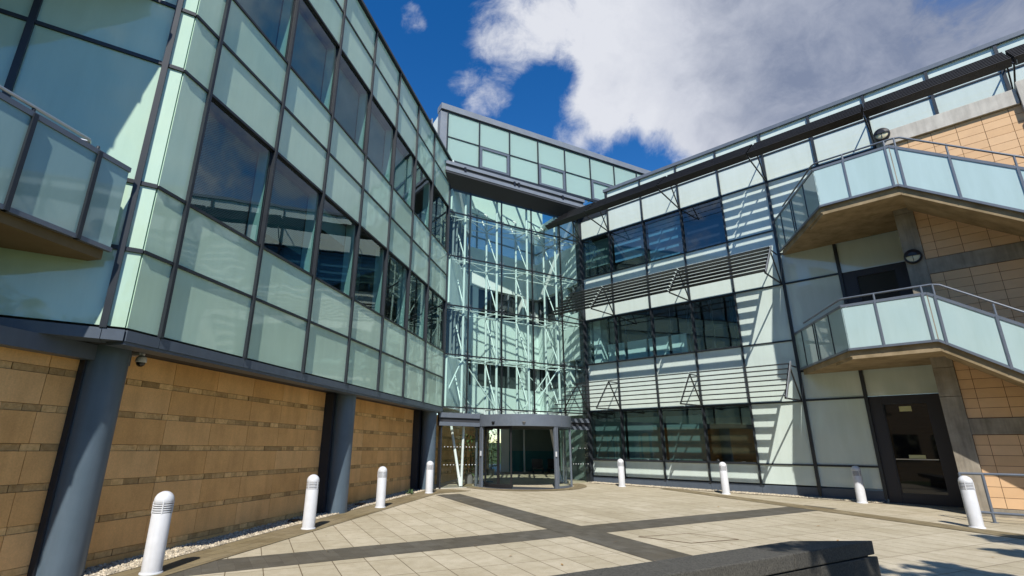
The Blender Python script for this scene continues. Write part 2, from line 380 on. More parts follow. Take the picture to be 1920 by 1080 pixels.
# gravel strips: bed plus loose pebbles
def gravel(name, F, k0, k1, o0, o1, n, smin, smax, bias):
    m = MB()
    cs = [F(k0, o0, 0), F(k1, o0, 0), F(k1, o1, 0), F(k0, o1, 0)]
    m.poly([(p.x, p.y, gz(p.x, p.y)+.016) for p in cs])
    for i in range(n):
        k = k0+(k1-k0)*random.random()**bias; o = random.uniform(o0, o1); p = F(k, o, 0); s = random.uniform(smin, smax)
        z = gz(p.x, p.y)+.016
        a0 = random.random()*6.28; t = random.random()
        ring = [Vector((p.x+s*random.uniform(.7, 1.1)*math.cos(a0+j*1.257), p.y+s*random.uniform(.7, 1.1)*math.sin(a0+j*1.257), z+s*random.uniform(.15, .5))) for j in range(5)]
        top = Vector((p.x+s*.2*random.uniform(-1, 1), p.y, z+s*random.uniform(.8, 1.1)))
        low = [Vector((q.x, q.y, z-.002)) for q in ring]
        for j in range(5):
            m.poly([ring[j], ring[(j+1) % 5], top], 0, None, t); m.poly([low[j], low[(j+1) % 5], ring[(j+1) % 5], ring[j]], 0, None, t)
    return tag(m.build(name, M['gravel']), kind='stuff')
gravel('gravel', FL, .4, 16, -.80, -.22, 5200, .012, .03, 1)
gravel('gravel', FR, .05, 10.1, .02, .50, 3600, .014, .03, 1)

# ================================================================ left wing
ZL = [3.102, 4.21, 5.231, 7.299, 8.408, 9.432, 11.51, 12.62, 13.705]
KL = [13.613, 13.072, 11.258, 9.432, 7.601, 5.767, 3.964, 2.155, 0.0]
LW = thing('left_office_wing', (FL(7, 0, 0).x, FL(7, 0, 0).y, gz(-3, 13)), 'office wing clad in grey-green glass panels, raised over a sandstone wall on slate columns', 'building')
WIN = {2, 5}
def clad(m, F, k0, k1, z0, z1, mi=0, gap=.014):
    """one glass cladding panel, very slightly out of true, as real panels are"""
    j = [random.uniform(-.0025, .0025) for _ in range(4)]
    P = []
    for zz in (z0+gap, z1-gap):
        for kk, oo, q in ((k0+gap, -.04, 0), (k1-gap, -.04, 1), (k1-gap, 0, 2), (k0+gap, 0, 3)):
            P.append(F(kk, oo+(j[q] if oo == 0 else 0)+(j[3-q] if zz > z0+.1 else 0), zz))
    m.hexa(P, mi, (k0, k1, 0, .04, z0, z1))
pan = MB(); mul = MB(); back = MB()
for i in range(8):
    k0, k1 = KL[i+1], KL[i]
    for r in range(8):
        if r in WIN and i > 0: continue
        clad(pan, FL, k0, k1, ZL[r], ZL[r+1])
        back.box(FL, k0, k1, -.30, -.06, ZL[r]+.002, ZL[r+1]-.002)
KF = [.0, .25, 1.87, 3.49, 5.1]
for i in range(4):
    for r in range(8):
        clad(pan, FF, KF[i], KF[i+1], ZL[r], ZL[r+1]); 
back.box(FF, 0.02, 5.1, -.30, -.06, ZL[0], ZL[8])
pan.build('cladding', M['panel_left'], LW)
back.build('backing_wall', M['backing'], LW)
for k in KL[1:-1]: mul.box(FL, k-.026, k+.026, -.05, .062, ZL[0]-.02, ZL[8]+.03)
mul.box(FL, -.045, .02, -.3, .05, ZL[0]-.02, ZL[8]+.03)
for z in ZL[1:8]:
    mul.box(FL, 0, KL[0], -.045, .030, z-.024, z+.024); mul.box(FF, 0.0, 5.1, -.045, .028, z-.03, z+.03)
for k in KF[1:4]: mul.box(FF, k-.04, k+.04, -.05, .05, ZL[0]-.02, ZL[8]+.03)
mul.build('mullions', M['mullion'], LW)
cap = MB()
cap.box(FL, -.06, KL[0]+.04, -.45, .09, ZL[8]+.02, ZL[8]+.11); cap.box(FF, -.02, 5.2, -.45, .09, ZL[8]+.022, ZL[8]+.112)
cap.build('parapet_coping', M['mullion'], LW)
bm_ = MB()
for i in range(8):
    bm_.box(FL, KL[i+1]+.004, KL[i]-.004, -.30, .035, 2.93, 3.078)
bm_.box(FF, .004, .25, -.30, .035, 2.93, 3.078); bm_.box(FF, .258, 5.1, -.30, .034, 2.93, 3.078)
bm_.box(FL, 0, KL[0], -.28, .015, 2.885, 2.928)
bm_.build('fascia_beam', M['beam'], LW)
sf = MB()
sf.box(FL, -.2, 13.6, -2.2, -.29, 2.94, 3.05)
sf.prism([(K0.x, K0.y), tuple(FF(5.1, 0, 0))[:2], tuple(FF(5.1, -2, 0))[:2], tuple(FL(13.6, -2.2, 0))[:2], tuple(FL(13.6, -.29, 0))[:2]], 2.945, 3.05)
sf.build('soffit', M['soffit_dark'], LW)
hd = MB(); hd.box(FL, 12.9, 19, -.86, -.6, 2.72, 2.93); hd.build('header_beam', M['beam'], LW)
# windows of the left wing
def window(parent, F, k0, k1, z0, z1, gm, o=-.03, frame=.035, fm='mullion', blind=None, bz=None, bo=-.30, side=.0):
    g = MB(); g.sheet(F, k0+.03, k1-.03, o, z0+.03, z1-.03, 0, .5); w = g.build('window', M[gm], parent)
    f = MB()
    f.box(F, k0+.02, k1-.02, o-.03, o+.012, z0+.015, z0+.015+frame); f.box(F, k0+.02, k1-.02, o-.03, o+.012, z1-.015-frame, z1-.015)
    f.box(F, k0+.02, k0+.02+frame, o-.03, o+.010, z0+.015+frame, z1-.015-frame); f.box(F, k1-.02-frame, k1-.02, o-.03, o+.010, z0+.015+frame, z1-.015-frame)
    f.build('window_frame', M[fm], w)
    if blind:
        b0, b1 = bz or (z0+.06, z1-.06)
        s = MB(); s.box(F, k0+.06+side, k1-.06, bo-.012, bo, b0, b1); s.build('blind', M[blind], w)
    return w
up_bl = {1: 'blind_grey', 2: 'blind_grey', 3: 'blind_grey', 4: 'blind_grey', 5: 'blind_grey'}
lo_bl = {1: ('blind_mesh', None), 2: ('blind_mesh', (5.75, 7.24)), 3: ('blind_grey', (6.7, 7.24))}
for i in range(1, 8):
    k0, k1 = KL[i+1], KL[i]
    b = lo_bl.get(i)
    window(LW, FL, k0, k1, ZL[2], ZL[3], 'glass_left', blind=b[0] if b else None, bz=b[1] if b else None, bo=-.34)
    window(LW, FL, k0, k1, ZL[5], ZL[6], 'glass_left', blind=up_bl.get(i), bo=-.34)
fin = MB()
for k in KL[1:-1]:
    for r in WIN: fin.box(FL, k-.035, k+.035, -.33, -.065, ZL[r], ZL[r+1])
fin.build('window_reveals', M['white_wall'], LW)
it = MB()
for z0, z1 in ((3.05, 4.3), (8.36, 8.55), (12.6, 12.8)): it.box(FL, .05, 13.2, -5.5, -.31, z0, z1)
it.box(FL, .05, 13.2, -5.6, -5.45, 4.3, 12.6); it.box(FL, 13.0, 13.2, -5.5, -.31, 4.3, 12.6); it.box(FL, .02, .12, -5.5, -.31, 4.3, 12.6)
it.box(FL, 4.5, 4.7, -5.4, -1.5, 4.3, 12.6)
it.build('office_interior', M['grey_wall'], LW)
rf_ = MB(); rf_.prism([tuple(FL(-.3, -.4, 0))[:2], tuple(FL(13.4, -.4, 0))[:2], tuple(FF(5, -.4, 0))[:2], tuple(FL(14, -9, 0))[:2], tuple(FL(-.3, -9, 0))[:2]], 13.3, 13.42)
rf_.build('roof', M['soffit_dark'], LW)
for k, ko in ((13.2, -.69), (6.70, -.42), (.52, -.30)):
    p = FL(k, ko, 0); z0 = gz(p.x, p.y)-.05; c = MB()
    c.lathe(p.x, p.y, [(.27, z0), (.27, 2.94)], 40)
    o = c.build('column', M['column'], LW, smooth=True)
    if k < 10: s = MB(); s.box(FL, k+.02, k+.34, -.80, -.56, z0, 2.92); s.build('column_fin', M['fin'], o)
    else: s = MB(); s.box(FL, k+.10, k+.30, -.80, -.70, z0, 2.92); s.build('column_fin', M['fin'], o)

# ================================================================ sandstone wall under the wing
SW = thing('sandstone_wall', tuple(FL(8, -.9, gz(-4, 12))), 'honey sandstone wall of large blocks between thin rough ledger courses, below the left glass wing', 'wall')
core = MB(); core.box(FL, -11.4, 19, -1.3, -.825, -.3, 2.93); core.build('mortar_core', M['mortar'], SW)
bl = MB(); ld = MB(); pl = MB()
P_ = .4785
for c in range(6):
    zt = 2.566-P_*c; zb = zt-.088; z2 = zt-P_
    if c < 5 or True:
        k = -11.3+random.random()*.2
        while k < 18.9:
            w = random.uniform(.17, .36); ld.box(FL, k+.004, k+w-.004, -.83, -.806+random.uniform(-.012, .006), zb+.003, zt-.003); k += w
        for j in range(-12, 19):
            k0 = .71+1.013*(j); bl.box(FL, k0+.004, k0+1.009, -.83, -.80+random.uniform(-.002, .002), z2+.003, zb-.003)
for j in range(-12, 19):
    k0 = .71+1.013*j; bl.box(FL, k0+.004, k0+1.009, -.83, -.80, 2.569, 2.93)
k = -11.3
while k < 18.9:
    pl.box(FL, k+.004, k+.50, -.83, -.792+random.uniform(-.004, .004), -.35, 2.566-P_*6-.003+.0); k += .506
bl.build('blocks', M['stone'], SW); ld.build('ledger_courses', M['stone_split'], SW); pl.build('plinth', M['plinth'], SW)

# ================================================================ right wing
ZR = [.546, 1.189, 3.213, 5.287, 7.328, 9.425, 11.406, 12.55, 13.54]
KR = [0.0, 1.588, 3.331, 5.051, 6.761, 8.473, 10.17, 11.86, 13.575, 15.215, 16.9, 18.6, 20.3]
RW = thing('right_office_wing', tuple(FR(6, 0, .2)), 'office wing of white glass panels and long blue windows behind black louvre sunshades', 'building')
pan = MB(); mul = MB(); back = MB()
def rpanel(i, r, mi=0):
    clad(pan, FR, KR[i], KR[i+1], ZR[r], ZR[r+1], mi); back.box(FR, KR[i], KR[i+1], -.30, -.06, ZR[r]+.002, ZR[r+1]-.002)
for i in range(12):
    for r in range(8):
        if i < 4 and r in (1, 3, 5): continue
        if i == 0 and r == 7: continue
        if i >= 6 and r < 6: continue
        if i == 5: continue
        rpanel(i, r)
ZD = [.546, 1.189, 3.24, 4.20, 5.287, 7.328, 8.47, 9.425, 11.406, 12.55, 13.54]
for r in range(len(ZD)-1):
    clad(pan, FR, KR[5], KR[6], ZD[r], ZD[r+1]); 
back.box(FR, KR[5], KR[6], -.30, -.06, ZD[0], ZD[-1])
for z0, z1 in ((3.25, 4.13), (7.32, 8.40)): clad(pan, FR, 10.21, 12.0, z0, z1)
clad(pan, FR, 10.21, 11.86, 9.45, 11.38)
back.box(FR, KR[6], 12.0, -.30, -.06, 3.3, 11.4)
pan.build('cladding', M['panel_white'], RW); back.build('backing_wall', M['backing'], RW)
for k in KR[1:5]: mul.box(FR, k-.028, k+.028, -.05, .075, .52, 13.5)
mul.box(FR, KR[5]-.045, KR[5]+.045, -.05, .085, .30, 13.5)
mul.box(FR, KR[6]-.045, KR[6]+.045, -.05, .075, .30, 13.5)
for k in KR[7:]: mul.box(FR, k-.04, k+.04, -.05, .075, 11.4, 13.5)
mul.box(FR, -.10, .06, -.3, .06, .2, 12.6); mul.box(FR, 1.50, 1.588, -.3, .06, 12.5, 13.52)
for z in ZR[1:7]: mul.box(FR, .02, KR[5], -.045, .035, z-.026, z+.026)
mul.box(FR, .02, 1.52, -.045, .036, 12.40, 12.66)
mul.box(FR, 1.53, 20, -.045, .035, 12.525, 12.575); mul.box(FR, KR[5], 20, -.045, .034, 11.38, 11.43)
for z in ZD[1:8]: mul.box(FR, KR[5], KR[6], -.045, .035, z-.03, z+.03)
mul.build('mullions', M['mullion'], RW)
cp = MB(); cp.box(FR, 1.45, 20.3, -.5, .10, 13.50, 13.64); cp.build('parapet_coping', M['rail'], RW)
pb = MB()
for i in range(6): pb.box(FR, KR[i]+.004, KR[i+1]-.004, -.3, .02, -.1, .515)
pb.build('plinth', M['beam'], RW)
for i in range(4):
    k0, k1 = KR[i], KR[i+1]
    window(RW, FR, k0, k1, ZR[1], ZR[2], 'glass', blind=('blind_dark', 'blind_dark', 'blind_dark', 'timber')[i], bz=(ZR[1]+(.28 if i == 3 else .06), ZR[2]-.42 if i == 3 else ZR[2]-.3), bo=-.32)
    window(RW, FR, k0, k1, ZR[3], ZR[4], 'glass')
    window(RW, FR, k0, k1, ZR[5], ZR[6], 'glass', blind=('blind_dark', 'blind_teal', 'blind_teal', 'blind_navy')[i], bz=(ZR[5]+(.55, .5, .12, .06)[i], ZR[6]-(.1, .08, .08, .72)[i]), bo=-.28)
it = MB()
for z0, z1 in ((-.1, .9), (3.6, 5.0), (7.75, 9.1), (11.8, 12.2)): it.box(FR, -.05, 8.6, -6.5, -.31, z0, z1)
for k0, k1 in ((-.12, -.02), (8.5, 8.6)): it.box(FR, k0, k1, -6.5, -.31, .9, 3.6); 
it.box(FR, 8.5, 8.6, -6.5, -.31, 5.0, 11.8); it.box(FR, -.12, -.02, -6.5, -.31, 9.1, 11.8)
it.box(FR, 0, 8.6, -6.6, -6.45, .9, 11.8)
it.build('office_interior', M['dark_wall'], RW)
ip = MB()
for k0, k1 in ((.62, 1.45), (1.62, 2.55), (2.65, 3.55), (3.7, 4.35)): ip.box(FR, k0, k1, -.95, -.88, 5.0, 6.28)
ip.box(FR, .1, .5, -1.2, -.5, 5.0, 7.75); ip.box(FR, -.11, -.03, -6.6, -.35, 5.0, 7.75)
ip.build('office_partitions', M['white_wall'], RW)
pz = MB()
for k in (.58, 1.5, 2.6, 3.6, 4.4, 5.4, 6.2): pz.box(FR, k, k+.06, -1.06, -1.0, 5.0, 7.7)
pz.box(FR, .0, 8, -1.05, -1.01, 6.30, 6.36)
pz.build('office_screens', M['mullion'], RW)
rf_ = MB(); rf_.prism([RP(1.5, -.45), RP(20, -.45), RP(20, -9), RP(1.5, -9)], 13.2, 13.3); rf_.build('roof', M['soffit_dark'], RW)
# fire escape doors at the foot of the stair tower
def escape_door(zb, zt, gz0, gz1, k0, k1, gmat, bar):
    f = MB()
    f.box(FR, 10.21, k0, -.12, -.02, zb, zt); f.box(FR, k1, 12.02, -.12, -.02, zb, zt)
    f.box(FR, k0, k1, -.12, -.021, gz1, zt); f.box(FR, k0, k1, -.12, -.021, zb, gz0)
    f.box(FR, k0-.07, k0-.03, -.03, .0, zb, zt-.1)
    d = f.build('door', M['door_frame'], RW)
    g = MB(); g.sheet(FR, k0, k1, -.07, gz0, gz1); g.build('door_glass', gmat, d)
    if bar:
        h = MB(); h.box(FR, k0+.02, k1-.02, -.06, -.03, 1.405, 1.43); h.build('push_bar', M['steel'], d)
        for (a0, a1, c0, c1) in ((10.92, 11.21, 2.78, 2.93), (10.90, 11.28, 1.44, 1.54)):
            s = MB(); s.box(FR, a0, a1, -.068, -.06, c0, c1); s.build('door_notice', M['sticker'], d)
    return d
escape_door(.16, 3.26, .48, 3.0, 10.56, 11.58, M['black_glass'], True)
M['painted_sky_glass'] = flat('painted sky reflection glass', (.28, .40, .85), .05, 0, .6)  # flat blue stands in for the sky mirrored in this pane
escape_door(4.40, 7.33, 4.6, 7.12, 10.60, 11.60, M['painted_sky_glass'], False)
# ================================================================ glazed entrance
EN = thing('glazed_entrance_hall', tuple(FE(3.5, -.5, .2)), 'frameless point-fixed glass entrance hall with white steel trusses inside, between the two office wings', 'entrance hall')
SE = [0.03, 1.05, 2.644, 4.25, 5.86, 7.08]
ZE = [3.12, 5.16, 7.18, 9.33, 11.33, 12.45]
for i in range(5):
    for r in range(5):
        g = MB(); j = [random.uniform(-.006, .006) for _ in range(4)]
        a, b_ = SE[i]+.014, SE[i+1]-.014; c, d = ZE[r]+.014, ZE[r+1]-.014
        g.poly([FE(a, j[0], c), FE(b_, j[1], c), FE(b_, j[2], d), FE(a, j[3], d)]); g.build('glass_panel', M['glass_clear'], EN)
jt = MB()
for s in SE[1:-1]: jt.box(FE, s-.024, s+.024, -.06, .004, 2.9, ZE[-1])
for z in ZE[:-1]: jt.box(FE, SE[0], SE[-1], -.055, .006, z-.024, z+.024)
jt.build('glass_joints', M['black'], EN)
for s in SE[1:-1]:
    for z in ZE[:-1]:
        f = MB()
        for ds in (-.085, .085):
            for dz in (-.085, .085):
                p = FE(s+ds, 0, z+dz); n_ = Vector((FE.n[0], FE.n[1], 0))
                f.tube([p-n_*.05, p+n_*.022], .024, 8); f.bar(FE(s, -.09, z), p-n_*.05, .02, .02)
        f.build('glass_fitting', M['cap_grey'], EN)
for i, s in enumerate(SE[1:-1]):
    t = MB(); sa = s-.10
    t.tube([FE(sa, -.28, .2 if i in () else 2.95), FE(sa, -.28, 12.6)], .052, 10)
    t.tube([FE(sa, -1.25, 2.95), FE(sa, -1.25, 12.2)], .048, 10)
    for r in range(5):
        t.tube([FE(sa, -.28, ZE[r]), FE(sa, -1.25, ZE[r]+.04)], .03, 8)
        if r < 4: t.tube([FE(sa, -1.25, ZE[r+1]-.05), FE(sa, -.28, ZE[r]+.1)], .026, 8)
    t.tube([FE(sa, -1.25, 12.2), FE(sa, -2.6, 13.2)], .04, 8); t.tube([FE(sa, -1.25, 11.35), FE(sa, -2.2, 12.9)], .03, 8)
    t.build('truss', M['white_steel'], EN, smooth=True)
h = MB()
for z in ZE[1:5]:
    h.tube([FE(.1, -.28, z-.06), FE(7.0, -.28, z-.06)], .022, 8); h.tube([FE(.1, -1.25, z-.03), FE(7.0, -1.25, z-.03)], .026, 8)
    for i in range(5):
        h.tube([FE(SE[i], -.28 if i % 2 else -1.25, z-.03), FE(SE[i+1], -1.25 if i % 2 else -.28, z-.03)], .02, 6)
h.build('tie_rods', M['white_steel'], EN, smooth=True)
xb = MB()
for i in (0, 3):
    xb.tube([FE(SE[i+1]-.1, -.3, 5.05), FE(SE[i]+.1, -.3, 3.3)], .028, 8); xb.tube([FE(SE[i+1]-.1, -.3, 5.05), FE(SE[i+2]-.15, -.3, 3.2)], .028, 8)
    xb.tube([FE(SE[i]+.1, -1.2, 5.05), FE(SE[i+1]+.9, -1.2, 3.2)], .024, 8); xb.tube([FE(SE[i+1], -1.2, 5.0), FE(SE[i]+.2, -1.2, 3.3)], .024, 8)
xb.build('cross_bracing', M['white_steel'], EN, smooth=True)
for pa, pb_, rr in ((FE(.72, -.9, 3.0), FE(1.02, -.35, .24), .055), (FE(1.10, -.3, 3.0), FE(1.06, -.35, .24), .05), (FE(5.55, -.9, 3.0), FE(5.85, -.5, .24), .055), (FE(6.05, -.4, 3.0), FE(5.95, -.5, .24), .045)):
    lg = MB(); lg.tube([pa, pb_], rr, 10); lg.build('raking_leg', M['white_steel'], EN, smooth=True)
# ground floor glazing and bands beside the revolving door
for a, b_ in ((.06, 1.55), (6.05, 7.0)):
    g = MB(); g.sheet(FE, a, b_, 0, .22, 2.42); g.build('side_glazing', M['glass_door'], EN)
    g = MB(); g.sheet(FE, a, b_, .001, 2.92, 3.10); g.build('side_glazing', M['glass_door'], EN)
    dd = MB()
    for zz in (1.02, 1.66):
        s = a+.1
        while s < b_: dd.lathe(0, 0, [(0, 0)], 3) if False else dd.box(FE, s-.016, s+.016, .004, .007, zz-.016, zz+.016); s += .13
    dd.build('glass_dots', M['dots'], EN)
for a, b_ in ((-.12, 1.6), (6.0, 7.05)):
    for c0, c1 in ((2.72, 2.90), (2.42, 2.56)):
        tb = MB(); tb.box(FE, a, b_, -.1, .09, c0, c1); tb.build('canopy_band', M['rail'], EN)
tb = MB()
for a, b_ in ((-.12, 1.6), (6.0, 7.05)): tb.box(FE, a, b_, -.1, .03, 2.56, 2.72)
tb.box(FE, 1.6, 6.0, -.4, -.1, 2.5, 2.9)
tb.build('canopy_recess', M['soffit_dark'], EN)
pb = MB(); pb.box(FE, 7.0, 7.12, -.25, .05, .15, 12.6); pb.build('corner_post', M['mullion'], EN)
pb = MB(); pb.box(FE, -.02, .035, -.2, .03, .15, 12.5); pb.build('corner_post', M['mullion'], EN)
# gutter and dark soffit over the glass
gt = MB(); gt.hexa([FE(-.4, -.15, 12.42), FE(7.1, -.15, 12.42), FE(7.1, .50, 12.86), FE(-.4, .50, 12.86), FE(-.4, -.15, 13.3), FE(7.1, -.15, 13.3), FE(7.1, .50, 12.95), FE(-.4, .50, 12.95)])
gt.box(FE, -.38, 7.05, -.2, .44, 12.96, 13.44); gt.box(FE, -.36, -.02, -.6, .10, 12.5, 13.75)
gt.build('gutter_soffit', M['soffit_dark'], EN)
gr = MB(); gr.box(FE, -.42, 7.1, .43, .52, 12.95, 13.11); gr.box(FE, -.42, 7.1, .40, .50, 13.28, 13.43)
gr.build('gutter_rails', M['cap_grey'], EN)
for s in (.5, 3.02, 3.25, 5.75):
    gc = MB(); gc.box(FE, s-.05, s+.05, .44, .535, 13.08, 13.31); gc.build('gutter_clamp', M['black'], EN)
# hall interior
_b = FE(-1.2, -2.75, 0); FB = frame_from(_b.x, _b.y, 36.5, -1)
FI = Frame(-1.50, 20.15, .2362, .9717, .9717, -.2362)      # left inner wall, carries on the line of the wing
FQ = Frame(4.60, 23.55, -.4754, .8798, -.8798, -.4754)
iw = MB(); idk = MB(); fr_ = MB()
bands = ((3.1, 4.45), (5.65, 7.9), (9.35, 11.4), (13.3, 16.3))
for F, k1 in ((FB, 9.0), (FQ, 5.5)):
    for z0, z1 in bands: iw.box(F, 0, k1, -.3, 0, z0, z1 if F is FB or z1 < 13 else 13.6)
    for z0, z1 in ((4.45, 5.65), (7.9, 9.35)):
        idk.box(F, 0, k1, -.6, -.4, z0-.5, z1+.7)
        k = .7
        while k < k1: fr_.box(F, k-.03, k+.03, -.1, -.02, z0, z1); k += 1.15
    k = .5
    while k < k1:
        fr_.box(F, k-.035, k+.035, -.1, -.02, 11.4, 13.3); k += 1.3
    fr_.box(F, 0, k1, -.095, -.025, 12.0, 12.06)
    for k in (1.2, 4.2, 7.4):
        if k < k1: iw.box(F, k, k+.35, -.35, -.05, 4.45, 9.35)
for z0, z1 in ((3.1, 5.2), (7.3, 9.4), (11.5, 13.9)): iw.box(FI, 0, 3.2, -.3, 0, z0, z1)
for z0, z1 in ((5.2, 7.3), (9.4, 11.5)):
    idk.box(FI, 0, 3.2, -.5, -.3, z0, z1)
    for k in (.5, 1.0, 1.5, 2.0, 2.5, 3.0): fr_.box(FI, k-.03, k+.03, -.1, -.02, z0, z1)
for F, k1 in ((FB, 9.0), (FQ, 5.5)):
    g = MB(); g.sheet(F, 0, k1, -.08, 11.4, 13.3); g.build('clerestory_glass', M['painted_haze_glass'], EN)
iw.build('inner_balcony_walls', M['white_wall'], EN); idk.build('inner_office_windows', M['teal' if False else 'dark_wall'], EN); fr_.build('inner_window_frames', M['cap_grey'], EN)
lf_ = MB(); lf_.prism([(-1.75, 19.95), (4.75, 23.4), (10, 31.4), (.45, 31.4)], 0.0, .22); lf_.build('lobby_floor', M['lobby_floor'], EN)
lb = MB(); lb.box(FG, 1.3, 10, 31.0, 31.2, .2, 3.2); lb.box(FQ, .2, 2.4, -.4, -.2, .2, 3.1); lb.box(FG, 9.8, 10, 24, 31, .2, 3.2); lb.build('lobby_back_wall', M['lobby_wall'], EN)
lb = MB(); lb.box(FG, 1.4, 9.8, 30.9, 30.98, .2, 1.5); lb.build('lobby_teal_wall', M['teal'], EN)
lb = MB(); lb.box(FG, .93, 1.38, 30.3, 30.7, .2, 3.1); lb.build('lobby_column', M['white_wall'], EN)
lb = MB(); lb.tube([(2.25, 30.4, .2), (2.25, 30.4, 3.1)], .05, 10); lb.box(FG, 1.4, 9.5, 30.6, 30.8, .2, .27); lb.build('lobby_post', M['white_wall'], EN)
for i_, x_ in enumerate((2.9, 3.8, 5.2)):
    ch = MB(); y_ = 29.4+.3*i_
    ch.box(FG, x_-.3, x_+.3, y_-.3, y_+.3, .58, .66); ch.box(FG, x_-.3, x_+.3, y_+.24, y_+.3, .66, 1.1)
    for dx in (-.26, .26):
        for dy in (-.26, .26): ch.tube([(x_+dx, y_+dy, .22), (x_+dx, y_+dy, .6)], .02, 6)
    t_ = tag(ch.build('lobby_chair', M['black']), ['dark lobby chair nearest the white lobby post', 'dark lobby chair in the middle of the dim lobby', 'dark lobby chair farthest right in the dim lobby'][i_], 'chair', 'chairs inside the lobby')
lc = MB(); lc.prism([(.2, 25.8), (7.0, 25.8), (10, 31.4), (.7, 31.4)], 3.0, 3.12); lc.build('lobby_ceiling', M['white_wall'], EN)

# ================================================================ revolving door
RV = thing('revolving_door', (cd[0], cd[1], gz(*cd)), 'curved grey revolving door with glass drum at the foot of the entrance hall', 'revolving door')
zb = .2
def arc(r, a0, a1, z0, z1, th, name, mat, parent=RV, n=28, smooth=True):
    m = MB(); m.lathe(cd[0], cd[1], [(r, z0), (r, z1)] if not th else [(r-th, z0), (r, z0), (r, z1), (r-th, z1), (r-th, z0)], n, 0, R(a0), R(a1))
    if th and a1-a0 < 359:
        for a_ in (a0, a1):
            c_, s_ = math.cos(R(a_)), math.sin(R(a_))
            m.poly([(cd[0]+rr*c_, cd[1]+rr*s_, zz) for rr, zz in ((r-th, z0), (r, z0), (r, z1), (r-th, z1))])
    return m.build(name, mat, parent, smooth=smooth)
arc(1.99, 0, 360, 2.43, 2.86, .14, 'canopy_ring', M['rail'], n=72)
m = MB(); m.lathe(cd[0], cd[1], [(0, 2.80), (1.86, 2.80)], 48); m.lathe(cd[0], cd[1], [(0, 2.46), (1.86, 2.46)], 48); m.build('canopy_roof', M['soffit_dark'], RV)
for a0, a1 in ((-55, 42), (-232, -147)):
    g = arc(1.93, a0, a1, .30, 2.43, 0, 'drum_glass', M['glass_door'])
    arc(1.95, a0, a1, .18, .30, .05, 'bottom_rail', M['rail'], g)
    arc(1.95, a0, a1, 2.37, 2.43, .045, 'top_rail', M['rail'], g)
for a_ in (-147.5, -150.5, -163, -54.5, -51.5, -18, 20, -200):
    m = MB(); w = .035; c_, s_ = math.cos(R(a_)), math.sin(R(a_)); p = Vector((cd[0]+1.94*c_, cd[1]+1.94*s_, 0))
    m.bar((p.x, p.y, .17), (p.x, p.y, 2.43), .10 if a_ in (-147.5, -54.5) else .055, .07, (c_, s_, 0)); m.build('post', M['rail'], RV)
for a0, a1 in ((-149, -126), (-125, -108)):
    l = arc(1.76, a0, a1, .23, .36, .05, 'door_leaf', M['black'])
    arc(1.76, a0, a1, 2.34, 2.43, .05, 'leaf_top_rail', M['black'], l)
    for a_ in (a0, a1):
        c_, s_ = math.cos(R(a_)), math.sin(R(a_)); m = MB(); m.bar((cd[0]+1.735*c_, cd[1]+1.735*s_, .23), (cd[0]+1.735*c_, cd[1]+1.735*s_, 2.43), .06, .055, (c_, s_, 0)); m.build('leaf_stile', M['black'], l)
    arc(1.735, a0, a1, .36, 2.34, 0, 'leaf_glass', M['glass_door'], l)
m = MB(); m.lathe(cd[0], cd[1], [(0, .222), (1.88, .222), (1.90, .18)], 40, 0); m.build('door_mat', M['soffit_dark'], RV)
for a_ in (-127, -92):
    c_, s_ = math.cos(R(a_)), math.sin(R(a_)); p = Vector((cd[0]+2.0*c_, cd[1]+2.0*s_, 2.56)); m = MB(); t_ = Vector((-s_, c_, 0))
    m.tube([p-t_*.055, p+t_*.055], .04, 10); m.tube([p-t_*.03-Vector((0, 0, .04)), p+t_*.03-Vector((0, 0, .04))], .03, 8); m.build('motion_sensor', M['black'], RV, smooth=True)
for a_ in (-147, -55):
    c_, s_ = math.cos(R(a_)), math.sin(R(a_)); m = MB(); p = Vector((cd[0]+2.0*c_, cd[1]+2.0*s_, 0)); m.bar((p.x, p.y, 1.34), (p.x, p.y, 1.52), .05, .04, (c_, s_, 0)); m.build('push_button', M['white_paint'], RV)

# lobby plants seen through the glass
def plant(x, y, h, n, label):
    t = thing('potted_plant', (x, y, .215), label, 'plant')
    m = MB(); m.lathe(x, y, [(0, .215), (.16, .215), (.20, .62), (.17, .62), (.15, .56), (0, .56)], 20); m.build('pot', M['pot'], t, smooth=True)
    m = MB(); lv = MB()
    for i in range(5):
        a_ = i*1.3; m.tube([(x+.05*math.cos(a_), y+.05*math.sin(a_), .55), (x+.18*math.cos(a_), y+.18*math.sin(a_), .55+h*.45), (x+.25*math.cos(a_+.4), y+.25*math.sin(a_+.4), .55+h*.9)], [.018, .012, .006], 5)
    for i in range(n):
        a_ = random.random()*6.28; z = .7+h*random.random(); r_ = random.uniform(.05, .3); d_ = Vector((math.cos(a_), math.sin(a_), random.uniform(-.5, .6))).normalized()
        p = Vector((x+r_*math.cos(a_), y+r_*math.sin(a_), z)); L_ = random.uniform(.2, .42); w = d_.cross(Vector((0, 0, 1))).normalized()*random.uniform(.02, .04)
        lv.poly([p, p+d_*L_*.5+w, p+d_*L_+Vector((0, 0, -.06)), p+d_*L_*.5-w])
    m.build('stem', M['bark'], t); lv.build('foliage', M['plant_leaf'], t)
plant(.30, 27.6, 1.9, 170, 'tall spiky-leaved plant in a grey pot inside the lobby behind the revolving door')
plant(-.62, 22.3, 1.5, 150, 'bushy lobby plant behind the side glazing left of the revolving door')

